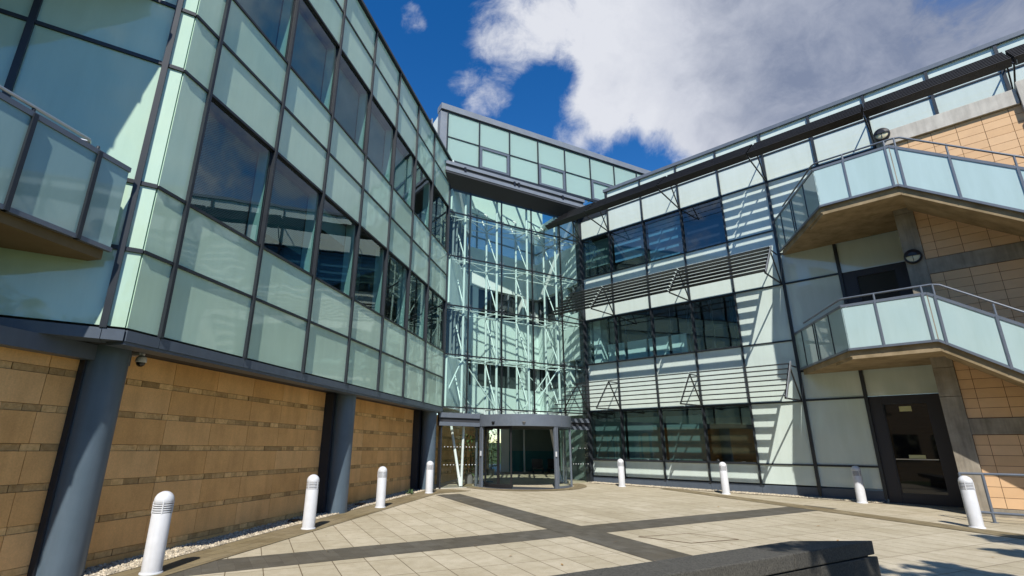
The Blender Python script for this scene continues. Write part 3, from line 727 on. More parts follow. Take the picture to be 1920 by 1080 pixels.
# ================================================================ rooftop storey
RS = thing('rooftop_storey', tuple(FU(6, -2, 13.7)), 'set-back pale glass rooftop storey with grey coping above the entrance hall', 'rooftop storey')
pan = MB(); mul = MB()
for i in range(9):
    for r, (z0, z1) in enumerate(((14.0, 15.19), (15.19, 16.5))):
        if r == 0 and i in (1, 3, 5): continue
        clad(pan, FU, 1.642*i, 1.642*(i+1), z0, z1)
pan.build('cladding', M['panel_roof'], RS)
for i in range(10): mul.box(FU, 1.642*i-.028, 1.642*i+.028, -.05, .05, 13.9, 16.8)
mul.box(FU, 0, 15, -.045, .03, 15.165, 15.215); mul.box(FU, -.3, 15, -.045, .04, 16.46, 16.54); mul.box(FU, -.3, 15, -.045, .04, 13.9, 14.03)
mul.build('mullions', M['mullion'], RS)
for i in (1, 3, 5):
    a_, b_ = 1.642*i+.03, 1.642*(i+1)-.03
    g = MB(); clad(g, FU, a_+.12, b_-.12, 14.12, 15.06); w_ = g.build('window', M['panel_roof'], RS)
    f = MB()
    f.box(FU, a_, a_+.12, -.05, .055, 14.03, 15.165); f.box(FU, b_-.12, b_, -.05, .055, 14.03, 15.165); f.box(FU, a_+.12, b_-.12, -.05, .053, 14.03, 14.13); f.box(FU, a_+.12, b_-.12, -.05, .053, 15.05, 15.165)
    f.build('window_frame', M['rail'], w_)
m = MB(); m.box(FU, -.36, 15, -.4, .10, 16.54, 16.84); m.build('coping', M['cap_grey'], RS)
m = MB(); m.box(FU, -.36, -.03, -.3, .02, 13.8, 16.46); m.build('corner_post', M['cap_grey'], RS)
m = MB(); m.poly([FU(-.34, -.06, 16.44), FU(15, -.06, 16.44), FU(15, -7.5, 16.44), FU(-.34, -7.5, 16.44)]); m.build('roof_glazing', M['glass_clear'], RS)
m = MB(); m.box(FU, -.34, -.24, -7.5, -.31, 13.3, 16.37); m.build('side_wall', M['white_wall'], RS)
m = MB()
for i in range(10): m.bar(FU(1.642*i, -.25, 14.0), FU(1.642*i, -.25, 16.3), .09, .09); m.bar(FU(1.642*i, -.25, 16.2), FU(1.642*i, -5, 16.2), .1, .16)
m.build('inner_frame', M['white_steel'], RS)
LS = thing('roof_louvre_screen', tuple(FU(-1.0, -1.0, 13.7)), 'small dark slatted plant screen on the roof behind the left parapet', 'louvre screen')
m = MB()
for i in range(16): m.box(FU, -1.6, -.42, -1.05, -.95, 14.2+.15*i, 14.27+.15*i)
m.build('slats', M['mullion'], LS)
m = MB(); m.box(FU, -1.64, -1.58, -1.08, -.92, 13.4, 16.6); m.box(FU, -.44, -.38, -1.08, -.92, 13.4, 16.6); m.build('frame', M['cap_grey'], LS)

# ================================================================ sunshades on the right wing
def sunshade(zf, kend, ks, w, tilt, label, dz_out=0.0):
    t = thing('sunshade', tuple(FR(4, 1.3, zf)), label, 'sunshade')
    i0, o0 = .88, 1.93
    ct, st = math.cos(R(tilt)), math.sin(R(tilt))
    cuts = [None]+[k for k in ks if k > .5 and k < kend-.3]+[kend]
    for a_, b_ in zip(cuts[:-1], cuts[1:]):
        m = MB()
        for j in range(7):
            u = j/6; oc = o0+(i0-o0)*u; zc = zf+dz_out+(1.12-dz_out)*u+.02
            ka = (-.62+.42*u) if a_ is None else a_+.03
            kb = b_-.03 if b_ != kend else b_
            P = []
            for s_ in (-.012, .012):
                for kk, ww in ((ka, -w/2), (kb, -w/2), (kb, w/2), (ka, w/2)):
                    P.append(FR(kk, oc+ww*ct-s_*st, zc+ww*st+s_*ct))
            m.hexa(P)
        m.build('louvre_panel', M['blade'], t)
    for k in ks:
        m = MB(); A = FR(k, .05, zf); B = FR(k, o0-.03, zf+dz_out-.05); Cc = FR(k, i0-.02, zf+1.1)
        m.bar(A, B, .036, .045); m.bar(A, Cc, .036, .045); m.bar(B, Cc, .028, .05); m.bar(FR(k, .05, zf+1.12), Cc, .03, .04)
        b2_ = m.build('bracket', M['blade'], t)
        if k == ks[-1]:
            m = MB(); m.bar(FR(k+.06, o0+.05, zf+dz_out-.06), FR(k+.06, i0-.05, zf+1.2), .02, .10); m.build('end_plate', M['cap_grey'], b2_)
    return t
sunshade(ZR[2]+.02, 8.43, (0.0, 1.588, 5.051, 8.40), .16, 0, 'open black louvre sunshade above the ground floor windows of the white wing')
sunshade(ZR[4]+.02, 8.43, (0.0, 1.588, 5.051, 8.40), .185, 8, 'black louvre sunshade above the first floor windows, half open seen from below')
sunshade(ZR[6]+.02, 18.5, (0.0, 1.588, 5.051, 8.473, 11.9, 15.25), .29, 25, 'long closed black louvre sunshade under the roof edge, passing over the stair', .25)

# ================================================================ outside stairs
def posts_panels(t, pts, z0f, h, hr, glass='balustrade', skip_first=True):
    """glass balustrade along plan points; z0f gives the bottom height of each point"""
    for (p, za), (q, zb_) in zip(pts[:-1], pts[1:]):
        m = MB(); d = (Vector(q)-Vector(p)); L_ = d.length; d.normalize(); n_ = Vector((-d.y, d.x))*.006
        a_ = Vector(p)+d*.012; b_ = Vector(q)-d*.012
        m.hexa([(a_.x-n_.x, a_.y-n_.y, za+.02), (b_.x-n_.x, b_.y-n_.y, zb_+.02), (b_.x+n_.x, b_.y+n_.y, zb_+.02), (a_.x+n_.x, a_.y+n_.y, za+.02),
                (a_.x-n_.x, a_.y-n_.y, za+h-.02), (b_.x-n_.x, b_.y-n_.y, zb_+h-.02), (b_.x+n_.x, b_.y+n_.y, zb_+h-.02), (a_.x+n_.x, a_.y+n_.y, za+h-.02)], 0, (0, L_, 0, .01, 0, h))
        m.build('glass_panel', M[glass], t)
    m = MB()
    for (p, za), (q, zb_) in zip(pts[:-1], pts[1:]):
        m.bar((p[0], p[1], za+h), (q[0], q[1], zb_+h), .05, .07)
    m.build('top_rail', M['rail'], t)
    m = MB()
    for (p, za), (q, zb_) in zip(pts[:-1], pts[1:]): m.bar((p[0], p[1], za-.01), (q[0], q[1], zb_-.01), .06, .06)
    m.build('bottom_rail', M['rail'], t)
def right_stair(zl, label):
    t = thing('balcony_stair', tuple(FR(11, 1.5, zl)), label, 'outside stair')
    sl_ = -.712; kr = 12.355
    zf = lambda k: zl+(sl_*(k-kr) if k > kr else 0)
    m = MB(); m.prism([RP(8.62, .10), RP(10.48, 3.13), RP(kr, 3.13), RP(kr, 1.87), RP(12.01, 1.87), RP(12.01, .10)], zl-.20, zl-.02)
    m.prism([RP(9.95, 2.15), RP(10.52, 3.15), RP(kr+.02, 3.15), RP(kr+.02, 2.15)], zl-.27, zl-.19)
    m.build('landing_slab', M['soffit'], t)
    m = MB(); ke = 17.6
    m.hexa([FR(kr, 1.87, zl-.27), FR(ke, 1.87, zf(ke)-.27), FR(ke, 3.15, zf(ke)-.27), FR(kr, 3.15, zl-.27), FR(kr, 1.87, zl-.03), FR(ke, 1.87, zf(ke)-.03), FR(ke, 3.15, zf(ke)-.03), FR(kr, 3.15, zl-.03)])
    for i in range(22):
        k = kr+.1+i*.235; m.box(FR, k, k+.235, 1.88, 3.10, zf(k+.235)-.05, zf(k)+.0-.02)
    m.build('stair_flight', M['soffit'], t)
    ks = [10.51, 11.275, 12.27, 12.50, 13.48, 14.58, 15.6, 16.6, 17.6]
    fr = [(.0), .18, .44, .48, .76, 1.0]
    side = [((RP(8.53+1.98*f, .06+3.14*f)), zl) for f in fr]
    front = [(RP(k, 3.20), zf(k)) for k in ks]
    k36 = (RP(kr, 3.20), zl)
    posts_panels(t, side, None, 1.2, 0)
    posts_panels(t, front[:3]+[k36]+front[3:], None, 1.2, 0)
    for k in ks[1:]:
        m = MB(); p = RP(k, 3.21); z = zf(k); d_ = (FR.u[0], FR.u[1], 0)
        m.bar((p[0], p[1], z-.04), (p[0], p[1], z+1.22), .055, .05, d_); p2 = RP(k, 3.17); m.tube([(p2[0], p2[1], z+1.2), (p2[0], p2[1], z+(1.42 if k < kr else 1.52))], .024, 8)
        m.build('post', M['rail'], t)
    for f in fr[1:-1]:
        m = MB(); p = RP(8.53+1.98*f, .06+3.14*f); m.bar((p[0], p[1], zl-.02), (p[0], p[1], zl+1.2), .045, .045, (FR.u[0], FR.u[1], 0)); m.build('post', M['mullion'], t)
    m = MB(); hr = [tuple(FR(9.0, .68, zl+1.42)), tuple(FR(10.47, 3.07, zl+1.42)), tuple(FR(10.59, 3.16, zl+1.42)), tuple(FR(12.46, 3.16, zl+1.42)), tuple(FR(12.63, 3.16, zl+1.38))]
    hr.append(tuple(FR(17.5, 3.16, zf(17.5)+1.52))); m.tube(hr, .027, 10); m.build('handrail', M['rail'], t, smooth=True)
    return t
right_stair(4.27, 'lower pale glass balcony and stair flight outside the ground floor door of the white wing')
right_stair(8.56, 'upper pale glass balcony and stair flight, just under the long roof sunshade')
def left_balcony(zl, k0, bo, label, ki, h=1.20):
    t = thing('glass_balcony', tuple(FL(15, -1, zl)), label, 'balcony')
    m = MB(); m.prism([LP(k0+.05, bo-.05), LP(19.6, bo-.05), LP(19.6, -3.4), LP(17.0, -3.36), LP(ki, 13.62-ki)], zl-.16, zl-.03); m.build('landing_slab', M['soffit_left_shaded'], t)
    ks = [k0, k0+.47, k0+1.29, k0+2.2, k0+3.1, k0+4.1, k0+5.1]
    posts_panels(t, [(LP(k, bo), zl) for k in ks], None, h, 0, 'balustrade_left')
    for k in ks[1:]:
        m = MB(); p = LP(k, bo+.01); m.bar((p[0], p[1], zl-.04), (p[0], p[1], zl+h+.01), .075, .05, (FL.u[0], FL.u[1], 0)); p2 = LP(k, bo-.035); m.tube([(p2[0], p2[1], zl+h-.04), (p2[0], p2[1], zl+h+.10)], .02, 8); m.build('post', M['mullion'], t)
    m = MB(); m.tube([tuple(FL(k0+1.0, bo-.52, zl+h+.12)), tuple(FL(k0+.55, bo-.07, zl+h+.12)), tuple(FL(k0+.60, bo-.035, zl+h+.12)), tuple(FL(19.2, bo-.035, zl+h+.12))], .022, 10); m.build('handrail', M['steel'], t, smooth=True)
    return t
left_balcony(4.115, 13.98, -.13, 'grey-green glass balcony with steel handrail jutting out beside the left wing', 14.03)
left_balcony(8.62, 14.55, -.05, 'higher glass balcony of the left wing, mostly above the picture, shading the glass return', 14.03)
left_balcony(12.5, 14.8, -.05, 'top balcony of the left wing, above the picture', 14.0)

SB = thing('side_shade_building', tuple(FL(22, -4, 0)), 'unseen tiled side building added on the left to darken the glass return, out of the picture', 'building')  # added mass: blocks skylight and darkens what the glass return mirrors
m = MB()
for r in range(54): m.box(FL, 17.6, 36, -7, -1.13-random.uniform(0, .002), -.3+.25*r, -.3+.25*(r+1)-.01)
m.build('wall', M['tile'], SB)
m = MB()
for k in (20.5, 24, 27.5, 31):
    for z in (1.2, 5.2, 9.2): m.box(FL, k, k+2.2, -1.4, -1.10, z, z+1.6)
m.build('shade_building_windows', M['black_glass'], SB)
m = MB(); m.box(FL, 17.5, 36.1, -7.1, -1.0, 13.2, 13.6); m.build('coping', M['concrete_pale'], SB)
# ================================================================ tiled stair tower
ST = thing('tiled_stair_tower', tuple(FR(14, 1, 0)), 'stair tower of orange terracotta tiles with grey concrete bands, right of the black escape door', 'stair tower')
jm = MB(); TO = 1.8
jm.box(FR, 12.10, 19, -.2, TO-.018, -.2, 10.48)
def tiles(z0, z1):
    tl = MB()
    n = max(1, round((z1-z0)/.236)); h = (z1-z0)/n
    for r in range(n):
        ks = [12.46]+[12.737+.534*i for i in range(12)]
        for a_, b_ in zip(ks[:-1], ks[1:]):
            tl.box(FR, a_+.005, b_-.005, TO-.022, TO+random.uniform(-.0015, .0015), z0+r*h+.005, z0+(r+1)*h-.005)
    tl.build('wall_tiles', M['tile'], ST)
tiles(.345, 2.04); tiles(2.45, 6.31); tiles(6.755, 10.455)
jm.build('joint_backing', M['tile_joint'], ST)
for z0, z1 in ((2.05, 2.44), (6.32, 6.745), (-.3, .335)):
    cb = MB(); cb.box(FR, 12.44, 19, 1.2, TO+.02, z0, z1); cb.build('concrete_band', M['concrete'], ST, bevel=.006)
m = MB(); m.box(FR, 12.20, 15.12, .02, TO+.09, 10.465, 10.92); m.build('concrete_coping', M['concrete_pale'], ST, bevel=.01)
m = MB()
for za, zz in ((-.3, 3.0), (3.01, 3.75), (3.76, 8.2), (8.21, 10.92)): m.box(FR, 12.02, 12.455, .06, TO+.05, za, zz)
m.build('concrete_column', M['concrete'], ST, bevel=.008)
m = MB()
for r in range(30): m.box(FR, 15.16, 16.4, 1.5, TO+.16+random.uniform(-.002, .002), 3.0+.236*r, 3.0+.236*(r+1)-.012)
m.build('end_pier', M['tile'], ST)
m = MB(); m.box(FR, 15.14, 16.42, 1.4, TO+.2, 10.2, 11.05); m.build('pier_cap', M['concrete_pale'], ST, bevel=.01)

# ================================================================ small things
def bulkhead(k, z, o, label):
    t = thing('wall_lamp', tuple(FR(k, o, z)), label, 'wall lamp')
    c = FR(k, o, z); n_ = Vector((FR.n[0], FR.n[1], 0)); u_ = Vector((FR.u[0], FR.u[1], 0)); up = Vector((0, 0, 1))
    def ring(r, d): return [c+n_*d+u_*(r*math.cos(2*math.pi*j/32))+up*(r*math.sin(2*math.pi*j/32)) for j in range(32)]
    m = MB(); rs = [ring(.205, 0), ring(.205, .07), ring(.185, .10), ring(.165, .10), ring(.16, .075)]
    for a_, b_ in zip(rs[:-1], rs[1:]):
        for j in range(32): m.poly([a_[j], a_[(j+1) % 32], b_[(j+1) % 32], b_[j]])
    m.build('housing', M['black'], t, smooth=True)
    m = MB(); top = [p for p in ring(.163, .08)]
    lens = [ring(.163, .078), ring(.12, .105), ring(.06, .12)]
    for a_, b_ in zip(lens[:-1], lens[1:]):
        for j in range(32): m.poly([a_[j], a_[(j+1) % 32], b_[(j+1) % 32], b_[j]])
    m.poly(lens[-1]); m.build('lens', M['lamp_lens'], t, smooth=True)
    m = MB(); e0_, e1_ = ring(.19, .10), ring(.10, .155)
    for j in range(0, 16):
        m.poly([e0_[j], e0_[j+1], e1_[j+1], e1_[j]])
    m.poly([e1_[j] for j in range(17)]); m.poly([e0_[0], e1_[0], e1_[16], e0_[16]])
    m.bar(c+n_*.125+up*-.16, c+n_*.13, .012, .012, n_); m.build('eyelid_hood', M['black'], t)
bulkhead(12.21, 6.88, 1.852, 'round black eyelid lamp on the concrete column above the lower balcony')
bulkhead(12.215, 10.83, 1.895, 'round black eyelid lamp at the concrete coping above the upper balcony')
CC = thing('security_camera', tuple(FL(12.75, -.58, 2.9)), 'white dome security camera under the left wing, beside the nearest slate column', 'security camera')
p = FL(12.75, -.58, 2.80); m = MB(); m.lathe(p.x, p.y, [(0, 2.93), (.03, 2.93), (.03, 2.90), (.068, 2.87), (.076, 2.83), (.072, 2.80), (.064, 2.795)], 24); m.build('housing', M['white_paint'], CC, smooth=True)
m = MB(); m.lathe(p.x, p.y, [(.064, 2.80)]+[(.064*math.cos(R(a_)), 2.795-.064*math.sin(R(a_))) for a_ in range(0, 91, 15)], 24); m.build('dome', M['black_glass'], CC, smooth=True)
m = MB(); m.box(FL, 12.70, 12.80, -.80, -.58, 2.90, 2.94); m.build('wall_mount', M['white_paint'], CC)

def make_bollard():
    t = thing('light_bollard', (0, 0, 0), 'x', 'bollard', 'white light bollards round the forecourt')
    r = .122
    m = MB(); m.lathe(0, 0, [(r*1.16, -.1), (r*1.16, .012), (r*1.13, .018), (r*1.01, .02), (r, .735), (r*.98, .742), (r*.8, .742)], 32); m.build('post', M['white_paint'], t, smooth=True)
    m = MB(); m.lathe(0, 0, [(r*.80, .74), (r*.80, .89)], 24); hd_ = m.build('louvre_core', M['blade'], t, smooth=True)
    m = MB()
    for i in range(5):
        z = .752+i*.029; m.lathe(0, 0, [(r*.80, z+.006), (r, z), (r, z+.013), (r*.82, z+.019), (r*.80, z+.006)], 32)
    for i in range(4):
        a_ = i*math.pi/2+.5; c_, s_ = math.cos(a_), math.sin(a_); m.bar((r*.97*c_, r*.97*s_, .74), (r*.97*c_, r*.97*s_, .89), .016, .016, (c_, s_, 0))
    m.build('louvre_rings', M['white_paint'], hd_, smooth=True)
    m = MB(); m.lathe(0, 0, [(r*.80, .886), (r, .886), (r*1.01, .90)]+[(r*1.01*math.cos(R(a_)), .90+.122*math.sin(R(a_))) for a_ in range(10, 91, 10)], 32); m.build('cap', M['white_paint'], t, smooth=True)
    return t
BP = [(-4.42, 7.65, 'white light bollard nearest the big slate column, in front of the sandstone wall'),
      (-3.51, 11.23, 'white light bollard beside the middle slate column'),
      (-2.73, 14.60, 'white light bollard on the edge band between the middle and far slate columns'),
      (-1.84, 18.39, 'white light bollard in front of the farthest slate column, next to the entrance glass'),
      (5.35, 21.25, 'white light bollard just right of the revolving door'),
      (8.16, 18.54, 'white light bollard below the brown blind window of the white wing'),
      (11.05, 16.13, 'half-shaded white light bollard left of the black escape door'),
      (10.32, 11.70, 'large white light bollard right of the black escape door, against the grey guard rail')]
B0 = make_bollard()
for i, (x, y, lab) in enumerate(BP):
    o = B0 if i == 0 else copy_tree(B0)
    o.location = (x, y, gz(x, y)+.008); o['label'] = lab; o.rotation_euler = (0, 0, i*.7)
# guard rail
GR = thing('guard_rail', tuple(FR(13, 2.9, .1)), 'low grey tubular guard rail in front of the orange tiled stair tower', 'guard rail')
def gp(k, o, h): p = FR(k, o, 0); return (p.x, p.y, gz(p.x, p.y)+h)
m = MB(); m.tube([gp(12.1, 3.1, 1.02), gp(17.5, 3.1, 1.06)], .03, 10); m.tube([gp(12.1, 3.1, .20), gp(17.5, 3.1, .22)], .03, 10); m.build('rails', M['rail'], GR, smooth=True)
for k in (12.11, 12.5, 14.3, 16.1):
    m = MB(); m.tube([gp(k, 3.1, 0 if k > 12.2 else .17), gp(k, 3.1, 1.03)], .03, 10); m.lathe(*gp(k, 3.1, 0)[:2], [(.07, gp(k, 3.1, 0)[2]), (.07, gp(k, 3.1, 0)[2]+.012), (0, gp(k, 3.1, 0)[2]+.014)], 16) if k > 12.2 else None
    m.build('post', M['rail'], GR, smooth=True)
# granite bench wall
dw = Vector((.8550, .5186)); nw = Vector((-.5186, .8550)); w0_ = Vector((1.63, 5.28))
GB = thing('granite_bench_wall', (3.0, 6.3, gz(3, 6)), 'low dark granite bench wall with thick coping slabs and a slanted end in the foreground', 'bench wall')
N1 = Vector((5.09, 7.38)); F1 = Vector((3.96, 7.29))
J1n = Vector((3.51, 6.42)); J1f = Vector((3.16, 6.80))
J2n = J1n-dw*1.9; J2f = J1f-dw*2.28
def slab(pts, z0, z1, name, bev=.012):
    m = MB(); m.prism([tuple(q) for q in pts], z0, z1); return m.build(name, M['granite'], GB, bevel=bev)
g_ = .006
slab([J1n+dw*g_, N1, F1, J1f+dw*g_], .335, .50, 'coping_slab')
slab([J2n+dw*g_, J1n-dw*g_, J1f-dw*g_, J2f+dw*g_], .335, .498, 'coping_slab')
slab([J2n-dw*2.1, J2n-dw*g_, J2f-dw*g_, J2f-dw*2.1], .335, .501, 'coping_slab')
slab([J2n-dw*4.4, J2n-dw*2.112, J2f-dw*2.112, J2f-dw*4.4], .335, .50, 'coping_slab')
ins = nw*.02
B1 = N1+Vector((.03, .0))
slab([J1n+dw*.55+ins, B1, F1+Vector((.05, -.02)), J1f+dw*.55], -.3, .318, 'base_block')
slab([J1n-dw*1.2+ins, J1n+dw*.54+ins, J1f+dw*.54, J1f-dw*1.2], -.3, .319, 'base_block')
slab([J1n-dw*3.6+ins, J1n-dw*1.21+ins, J1f-dw*1.21, J1f-dw*3.6], -.3, .318, 'base_block')
slab([J1n-dw*6+nw*.05, N1-dw*.08+nw*.05, F1-nw*.05, J1f-dw*6-nw*.03], .31, .34, 'bed_joint', 0)
# access cover in the paving
AC = thing('access_cover', (3.79, 10.38, gz(3.79, 10.38)), 'square recessed access cover filled with paving slab beside the crossing of the dark bands', 'access cover')
q4 = [Vector(p) for p in ((3.98, 10.86), (4.65, 10.27), (3.64, 9.90), (2.89, 10.50))]
m = MB(); m.poly([(p.x, p.y, gz(p.x, p.y)+.006) for p in q4]); m.build('lid', M['paver'], AC)
m = MB()
for i in range(4):
    a_, b_ = q4[i], q4[(i+1) % 4]; m.bar((a_.x, a_.y, gz(*a_)+.006), (b_.x, b_.y, gz(*b_)+.006), .014, .006)
m.build('frame', M['rust'], AC)
# uplights in the gravel
for (k, o, lab) in ((8.25, -.52, 'black ground uplight in the gravel near the middle slate column, camera side'), (5.24, -.5, 'black ground uplight in the gravel between the middle and far slate columns')):
    p = FL(k, o, 0); z = gz(p.x, p.y); t = thing('ground_uplight', (p.x, p.y, z), lab, 'uplight', 'uplights in the gravel')
    m = MB(); m.lathe(p.x, p.y, [(.14, z), (.14, z+.05), (.11, z+.055), (.105, z+.045)], 24); m.build('rim', M['black'], t, smooth=True)
    m = MB(); m.lathe(p.x, p.y, [(.106, z+.046), (0, z+.05)], 24); m.build('lens', M['black_glass'], t)
# weed at the far column
p = FL(2.15, -.28, 0); WD = thing('weed', (p.x, p.y, gz(p.x, p.y)), 'small green weed growing in the gravel by the farthest slate column', 'weed')
m = MB()
for i in range(46):
    a_ = random.random()*6.28; e_ = random.uniform(.2, 1.3); L_ = random.uniform(.07, .2); d_ = Vector((math.cos(a_)*math.cos(e_), math.sin(a_)*math.cos(e_), math.sin(e_))); w = Vector((-math.sin(a_), math.cos(a_), 0))*.016
    b_ = Vector((p.x+random.uniform(-.1, .1), p.y+random.uniform(-.12, .12), gz(p.x, p.y)+.02)); m.poly([b_, b_+d_*L_*.6+w, b_+d_*L_, b_+d_*L_*.6-w])
m.build('leaves', M['leaf'], WD)
# fallen leaves
lm = MB(); lm.poly([(-.035, 0, .002), (0, -.018, .008), (.04, 0, .014), (0, .018, .009)]); lm.poly([(-.035, 0, .002), (-.055, .002, .01), (-.05, .006, .01)])
L0_ = lm.build('fallen_leaf', M['dry_leaf']); tag(L0_, 'small dry brown leaf lying on the pale paving', 'leaf', 'fallen leaves on the forecourt')
for i in range(46):
    o = L0_ if i == 0 else L0_.copy()
    if i: C.objects.link(o)
    x = random.uniform(-3, 8); y = random.uniform(8.2, 17)
    o.location = (x, y, gz(x, y)+.008); o.rotation_euler = (random.uniform(-.2, .2), 0, random.random()*6.28); s = random.uniform(.55, 1.25); o.scale = (s, s, s)
# trees behind the viewer: their shade falls on the bench end and the right paving, and the glass mirrors them
def tree(x, y, crowns, label, seed):
    rnd = random.Random(seed); t = thing('tree', (x, y, gz(x, y)), label, 'tree')
    m = MB(); z0 = gz(x, y)-.1; lv = MB(); top = crowns[0]
    fork = Vector((x+.1, y+.1, 2.6)); m.tube([(x, y, z0), (x+.03, y+.02, 1.2), tuple(fork)], [.20, .16, .13], 10)
    for cx_, cy_, cz_, r_ in crowns:
        c = Vector((cx_, cy_, cz_)); mid = fork.lerp(c, .5)+Vector((rnd.uniform(-.3, .3), rnd.uniform(-.3, .3), .2)); m.tube([tuple(fork), tuple(mid), tuple(c)], [.09, .06, .03], 7)
        for b_ in range(16):
            d_ = Vector((rnd.gauss(0, 1), rnd.gauss(0, 1), rnd.gauss(.2, .8))).normalized(); e = c+d_*r_*rnd.uniform(.6, 1.05); m.tube([tuple(c.lerp(e, .05)), tuple(c.lerp(e, .55)+Vector((0, 0, .1))), tuple(e)], [.03, .018, .006], 5)
            for l in range(62):
                q = c.lerp(e, rnd.uniform(.35, 1.0))+Vector((rnd.gauss(0, .22), rnd.gauss(0, .22), rnd.gauss(0, .18)))*r_*.55
                a_ = Vector((rnd.gauss(0, 1), rnd.gauss(0, 1), rnd.gauss(0, .6))).normalized(); w = a_.cross(Vector((rnd.gauss(0, 1), rnd.gauss(0, 1), 1))).normalized(); s = rnd.uniform(.07, .13)
                lv.poly([q-a_*s, q+w*s*.5, q+a_*s, q-w*s*.5], 0, None, rnd.random())
    m.build('trunk', M['bark'], t); lv.build('crown', M['leaf'], t)
tree(7.6, -1.6, [(3.75, .65, 7.0, 1.0), (4.7, .95, 7.5, .85), (6.1, .9, 7.4, .6), (5.6, -1.0, 8.0, 1.3)], 'leafy tree behind the granite bench, out of the picture', 1)
tree(11.6, 1.2, [(10.6, 2.9, 7.6, .95), (12.0, 2.6, 8.4, 1.2), (9.3, 3.1, 7.6, .75), (8.2, 2.3, 7.2, .5)], 'leafy tree beside the guard rail, out of the picture', 2)

for x_, y_, h_, s_ in ((2.6, -7.0, 10.5, 11), (-3.4, -8.0, 9.6, 12), (8.6, -9.0, 10.0, 13)):  # unseen trees added to mirror dark green and block skylight
    tree(x_, y_, [(x_+rx, y_+ry, h_*rz, rr) for rx, ry, rz, rr in ((-.9, .2, .55, 1.7), (1.1, -.3, .6, 1.8), (.1, .5, .78, 1.7), (0, -.2, .9, 1.2), (1.6, .4, .42, 1.2))],
         {11: 'broad tree added behind the viewer to darken the glass, out of the picture', 12: 'broad tree added nearest the side shade building to darken the glass, out of the picture', 13: 'broad tree added farthest from the side shade building to darken the glass, out of the picture'}[s_], s_)
# the line of trees across the road behind the viewer, mirrored in the glass
rnd = random.Random(5); lv = MB()
for i in range(60):
    x = -75+2.6*i+rnd.uniform(-1, 1); y = -24+rnd.uniform(-5, 3)-(.004*(x-5)**2)*.4; h = rnd.uniform(7.5, 12.5); z0 = gz(x, y)
    lv.tube([(x, y, z0-.2), (x+.1, y, z0+h*.7)], [.18, .07], 5, 1)
    for j in range(120):
        u = rnd.random(); rr = 2.3*math.sin(math.pi*min(1, .12+u*.88))**.6
        a_ = rnd.random()*6.28; r_ = rr*math.sqrt(rnd.random()); q = Vector((x+r_*math.cos(a_), y+r_*math.sin(a_), z0+.6+u*(h-.6)))
        d_ = Vector((rnd.gauss(0, 1), rnd.gauss(0, 1), rnd.gauss(0, .7))).normalized(); w = d_.cross(Vector((rnd.gauss(0, 1), rnd.gauss(0, 1), 1))).normalized(); s = rnd.uniform(.35, .75)
        lv.poly([q-d_*s, q+w*s*.6, q+d_*s, q-w*s*.6], 0, None, rnd.random())
tag(lv.build('treeline', [M['leaf'], M['bark']]), kind='stuff')
CLOUDS = [((0.542, 0.558, 0.628), 12, 27, 1.0), ((0.244, 0.641, 0.728), 6, 14.5, 0.95), ((0.366, 0.695, 0.619), 4, 10, 0.45), ((0.516, 0.706, 0.485), 4, 12, 0.34), ((0.172, 0.811, 0.559), 1.2, 6, 0.92), ((-0.01, 0.766, 0.643), 1.5, 6.5, 0.66), ((0.04, 0.696, 0.717), 1, 6, 0.4), ((-0.132, 0.702, 0.7), 0.5, 2.6, 0.8), ((-0.109, 0.751, 0.652), 1, 5, 0.3), ((0.122, 0.788, 0.604), 1, 5, -0.34), ((0.233, 0.838, 0.493), 1, 5, -0.35), ((-0.165, 0.745, 0.646), 4, 9, -0.4), ((0.071, 0.83, 0.553), 1, 4, -0.2), ((0.45, -0.72, 0.42), 5, 24, 0.75), ((-0.75, -0.25, 0.4), 5, 24, 0.7)]
GREY_DIR = (0.617, 0.577, 0.536)
CL_BRIGHT = (10.2, 10.5, 11.4); CL_MID = (8.2, 8.6, 9.8); CL_DARK = (2.9, 3.5, 5.1); CL_OFF = (0.0, 0.0, 0.0)
# ================================================================ camera
cam = bpy.data.cameras.new('camera'); co = bpy.data.objects.new('camera', cam); C.objects.link(co)
cam.sensor_width = 36; cam.lens = 960.96/1920*36; cam.shift_x = (960-911.34)/1920
cam.clip_start = .05; cam.clip_end = 2000
co.location = (0, 0, 1.6)
co.matrix_world = Matrix.Translation((0, 0, 1.6)) @ Matrix.Rotation(R(90+17.4147), 4, 'X') @ Matrix.Rotation(R(.5445), 4, 'Z')
bpy.context.scene.camera = co
# ================================================================ light
d = Vector((.10, 1.305, -1.39)).normalized()
sun = bpy.data.lights.new('sun', 'SUN'); sun.energy = SUN_E; sun.angle = R(.53); sun.color = (1, .955, .885)
so = bpy.data.objects.new('sun', sun); C.objects.link(so); so.rotation_euler = d.to_track_quat('-Z', 'Y').to_euler()
w = bpy.data.worlds.new('World'); bpy.context.scene.world = w; w.use_nodes = True
nt = w.node_tree; nt.nodes.clear()
out = N(nt, 'ShaderNodeOutputWorld'); bg = N(nt, 'ShaderNodeBackground'); bg.inputs[1].default_value = SKY_S
sky = N(nt, 'ShaderNodeTexSky'); sky.sky_type = 'NISHITA'; sky.sun_disc = False
sky.sun_elevation = math.asin(-d.z); sky.sun_rotation = math.atan2(-d.x, -d.y)
sky.air_density = 1.0; sky.dust_density = 0.0; sky.ozone_density = 2.5
tc = N(nt, 'ShaderNodeTexCoord'); gen = tc.outputs['Generated']
hs = N(nt, 'ShaderNodeHueSaturation'); hs.inputs['Saturation'].default_value = SKY_SAT; hs.inputs['Value'].default_value = SKY_V; hs.inputs['Hue'].default_value = SKY_H
nt.links.new(sky.outputs[0], hs.inputs['Color'])
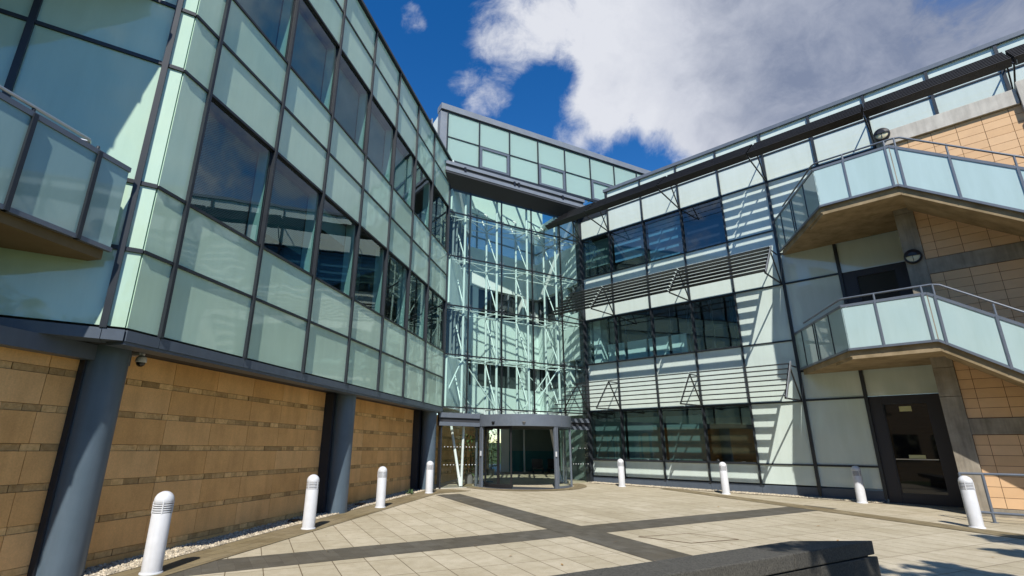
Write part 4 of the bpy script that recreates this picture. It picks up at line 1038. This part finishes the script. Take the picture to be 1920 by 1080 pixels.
def math_(op, a, b=None, clamp=False):
    n = nt.nodes.new('ShaderNodeMath'); n.operation = op; n.use_clamp = clamp
    for i, x in enumerate((a, b)):
        if x is None: continue
        if isinstance(x, (int, float)): n.inputs[i].default_value = x
        else: nt.links.new(x, n.inputs[i])
    return n.outputs[0]
def blob(dirv, r0, r1, warp=None):
    """1 within r0 degrees of the direction, 0 beyond r1"""
    n = nt.nodes.new('ShaderNodeVectorMath'); n.operation = 'DOT_PRODUCT'; nt.links.new(warp or gen, n.inputs[0]); n.inputs[1].default_value = Vector(dirv).normalized()
    mr = nt.nodes.new('ShaderNodeMapRange'); mr.interpolation_type = 'SMOOTHSTEP'; mr.inputs[1].default_value = math.cos(R(r1)); mr.inputs[2].default_value = math.cos(R(r0))
    nt.links.new(n.outputs['Value'], mr.inputs[0]); return mr.outputs[0]
wn = N(nt, 'ShaderNodeTexNoise'); wn.inputs['Scale'].default_value = 4.0; wn.inputs['Detail'].default_value = 3; nt.links.new(gen, wn.inputs['Vector'])
wv = N(nt, 'ShaderNodeVectorMath', operation='MULTIPLY_ADD'); nt.links.new(wn.outputs['Color'], wv.inputs[0]); wv.inputs[1].default_value = (.16, .16, .16); nt.links.new(gen, wv.inputs[2])
mp0 = N(nt, 'ShaderNodeMapping'); mp0.inputs['Location'].default_value = CL_OFF; mp0.inputs['Scale'].default_value = (1, 1, 1.5); nt.links.new(wv.outputs[0], mp0.inputs[0])
f1 = noise(nt, 4.5, 12, .62, mp0.outputs[0])
mp = N(nt, 'ShaderNodeMapping'); mp.inputs['Location'].default_value = (3.1, 1.7, .4); nt.links.new(wv.outputs[0], mp.inputs[0])
f2 = noise(nt, 17.0, 9, .66, mp.outputs[0])
fbm = math_('ADD', math_('MULTIPLY', math_('SUBTRACT', f1, .5), 1.9), math_('MULTIPLY', math_('SUBTRACT', f2, .5), .95))
acc = None
for dv, r0, r1, amp in CLOUDS:
    v = math_('MULTIPLY', blob(dv, r0, r1), amp); acc = v if acc is None else math_('ADD', acc, v)
field = math_('ADD', fbm, math_('SUBTRACT', acc, .60))
mr = nt.nodes.new('ShaderNodeMapRange'); mr.interpolation_type = 'SMOOTHSTEP'; mr.inputs[1].default_value = -.16; mr.inputs[2].default_value = .52; nt.links.new(field, mr.inputs[0]); cover = mr.outputs[0]
# cloud colour: white sunlit body, grey underside towards the thick end
shade = math_('ADD', math_('MULTIPLY', blob(GREY_DIR, 2, 25), .80), math_('ADD', math_('MULTIPLY', math_('SUBTRACT', .56, f1), .9), math_('MULTIPLY', math_('SUBTRACT', .5, f2), .45)), True)
ccol = ramp(nt, [(0, CL_BRIGHT), (.35, CL_MID), (.9, CL_DARK)], shade)
mixw = mixc(nt, cover, hs.outputs[0], ccol.outputs[0])
nt.links.new(mixw, bg.inputs[0]); nt.links.new(bg.outputs[0], out.inputs[0])
sc = bpy.context.scene
sc.view_settings.view_transform = 'Standard'; sc.view_settings.look = 'None'; sc.view_settings.exposure = EXPO; sc.view_settings.gamma = 1
sc.render.engine = 'CYCLES'
sc.cycles.max_bounces = 10; sc.cycles.transparent_max_bounces = 24; sc.cycles.diffuse_bounces = 3; sc.cycles.glossy_bounces = 5
sc.cycles.caustics_reflective = False; sc.cycles.caustics_refractive = False; sc.cycles.sample_clamp_indirect = 6
try: sc.cycles.use_denoising = True
except Exception: pass
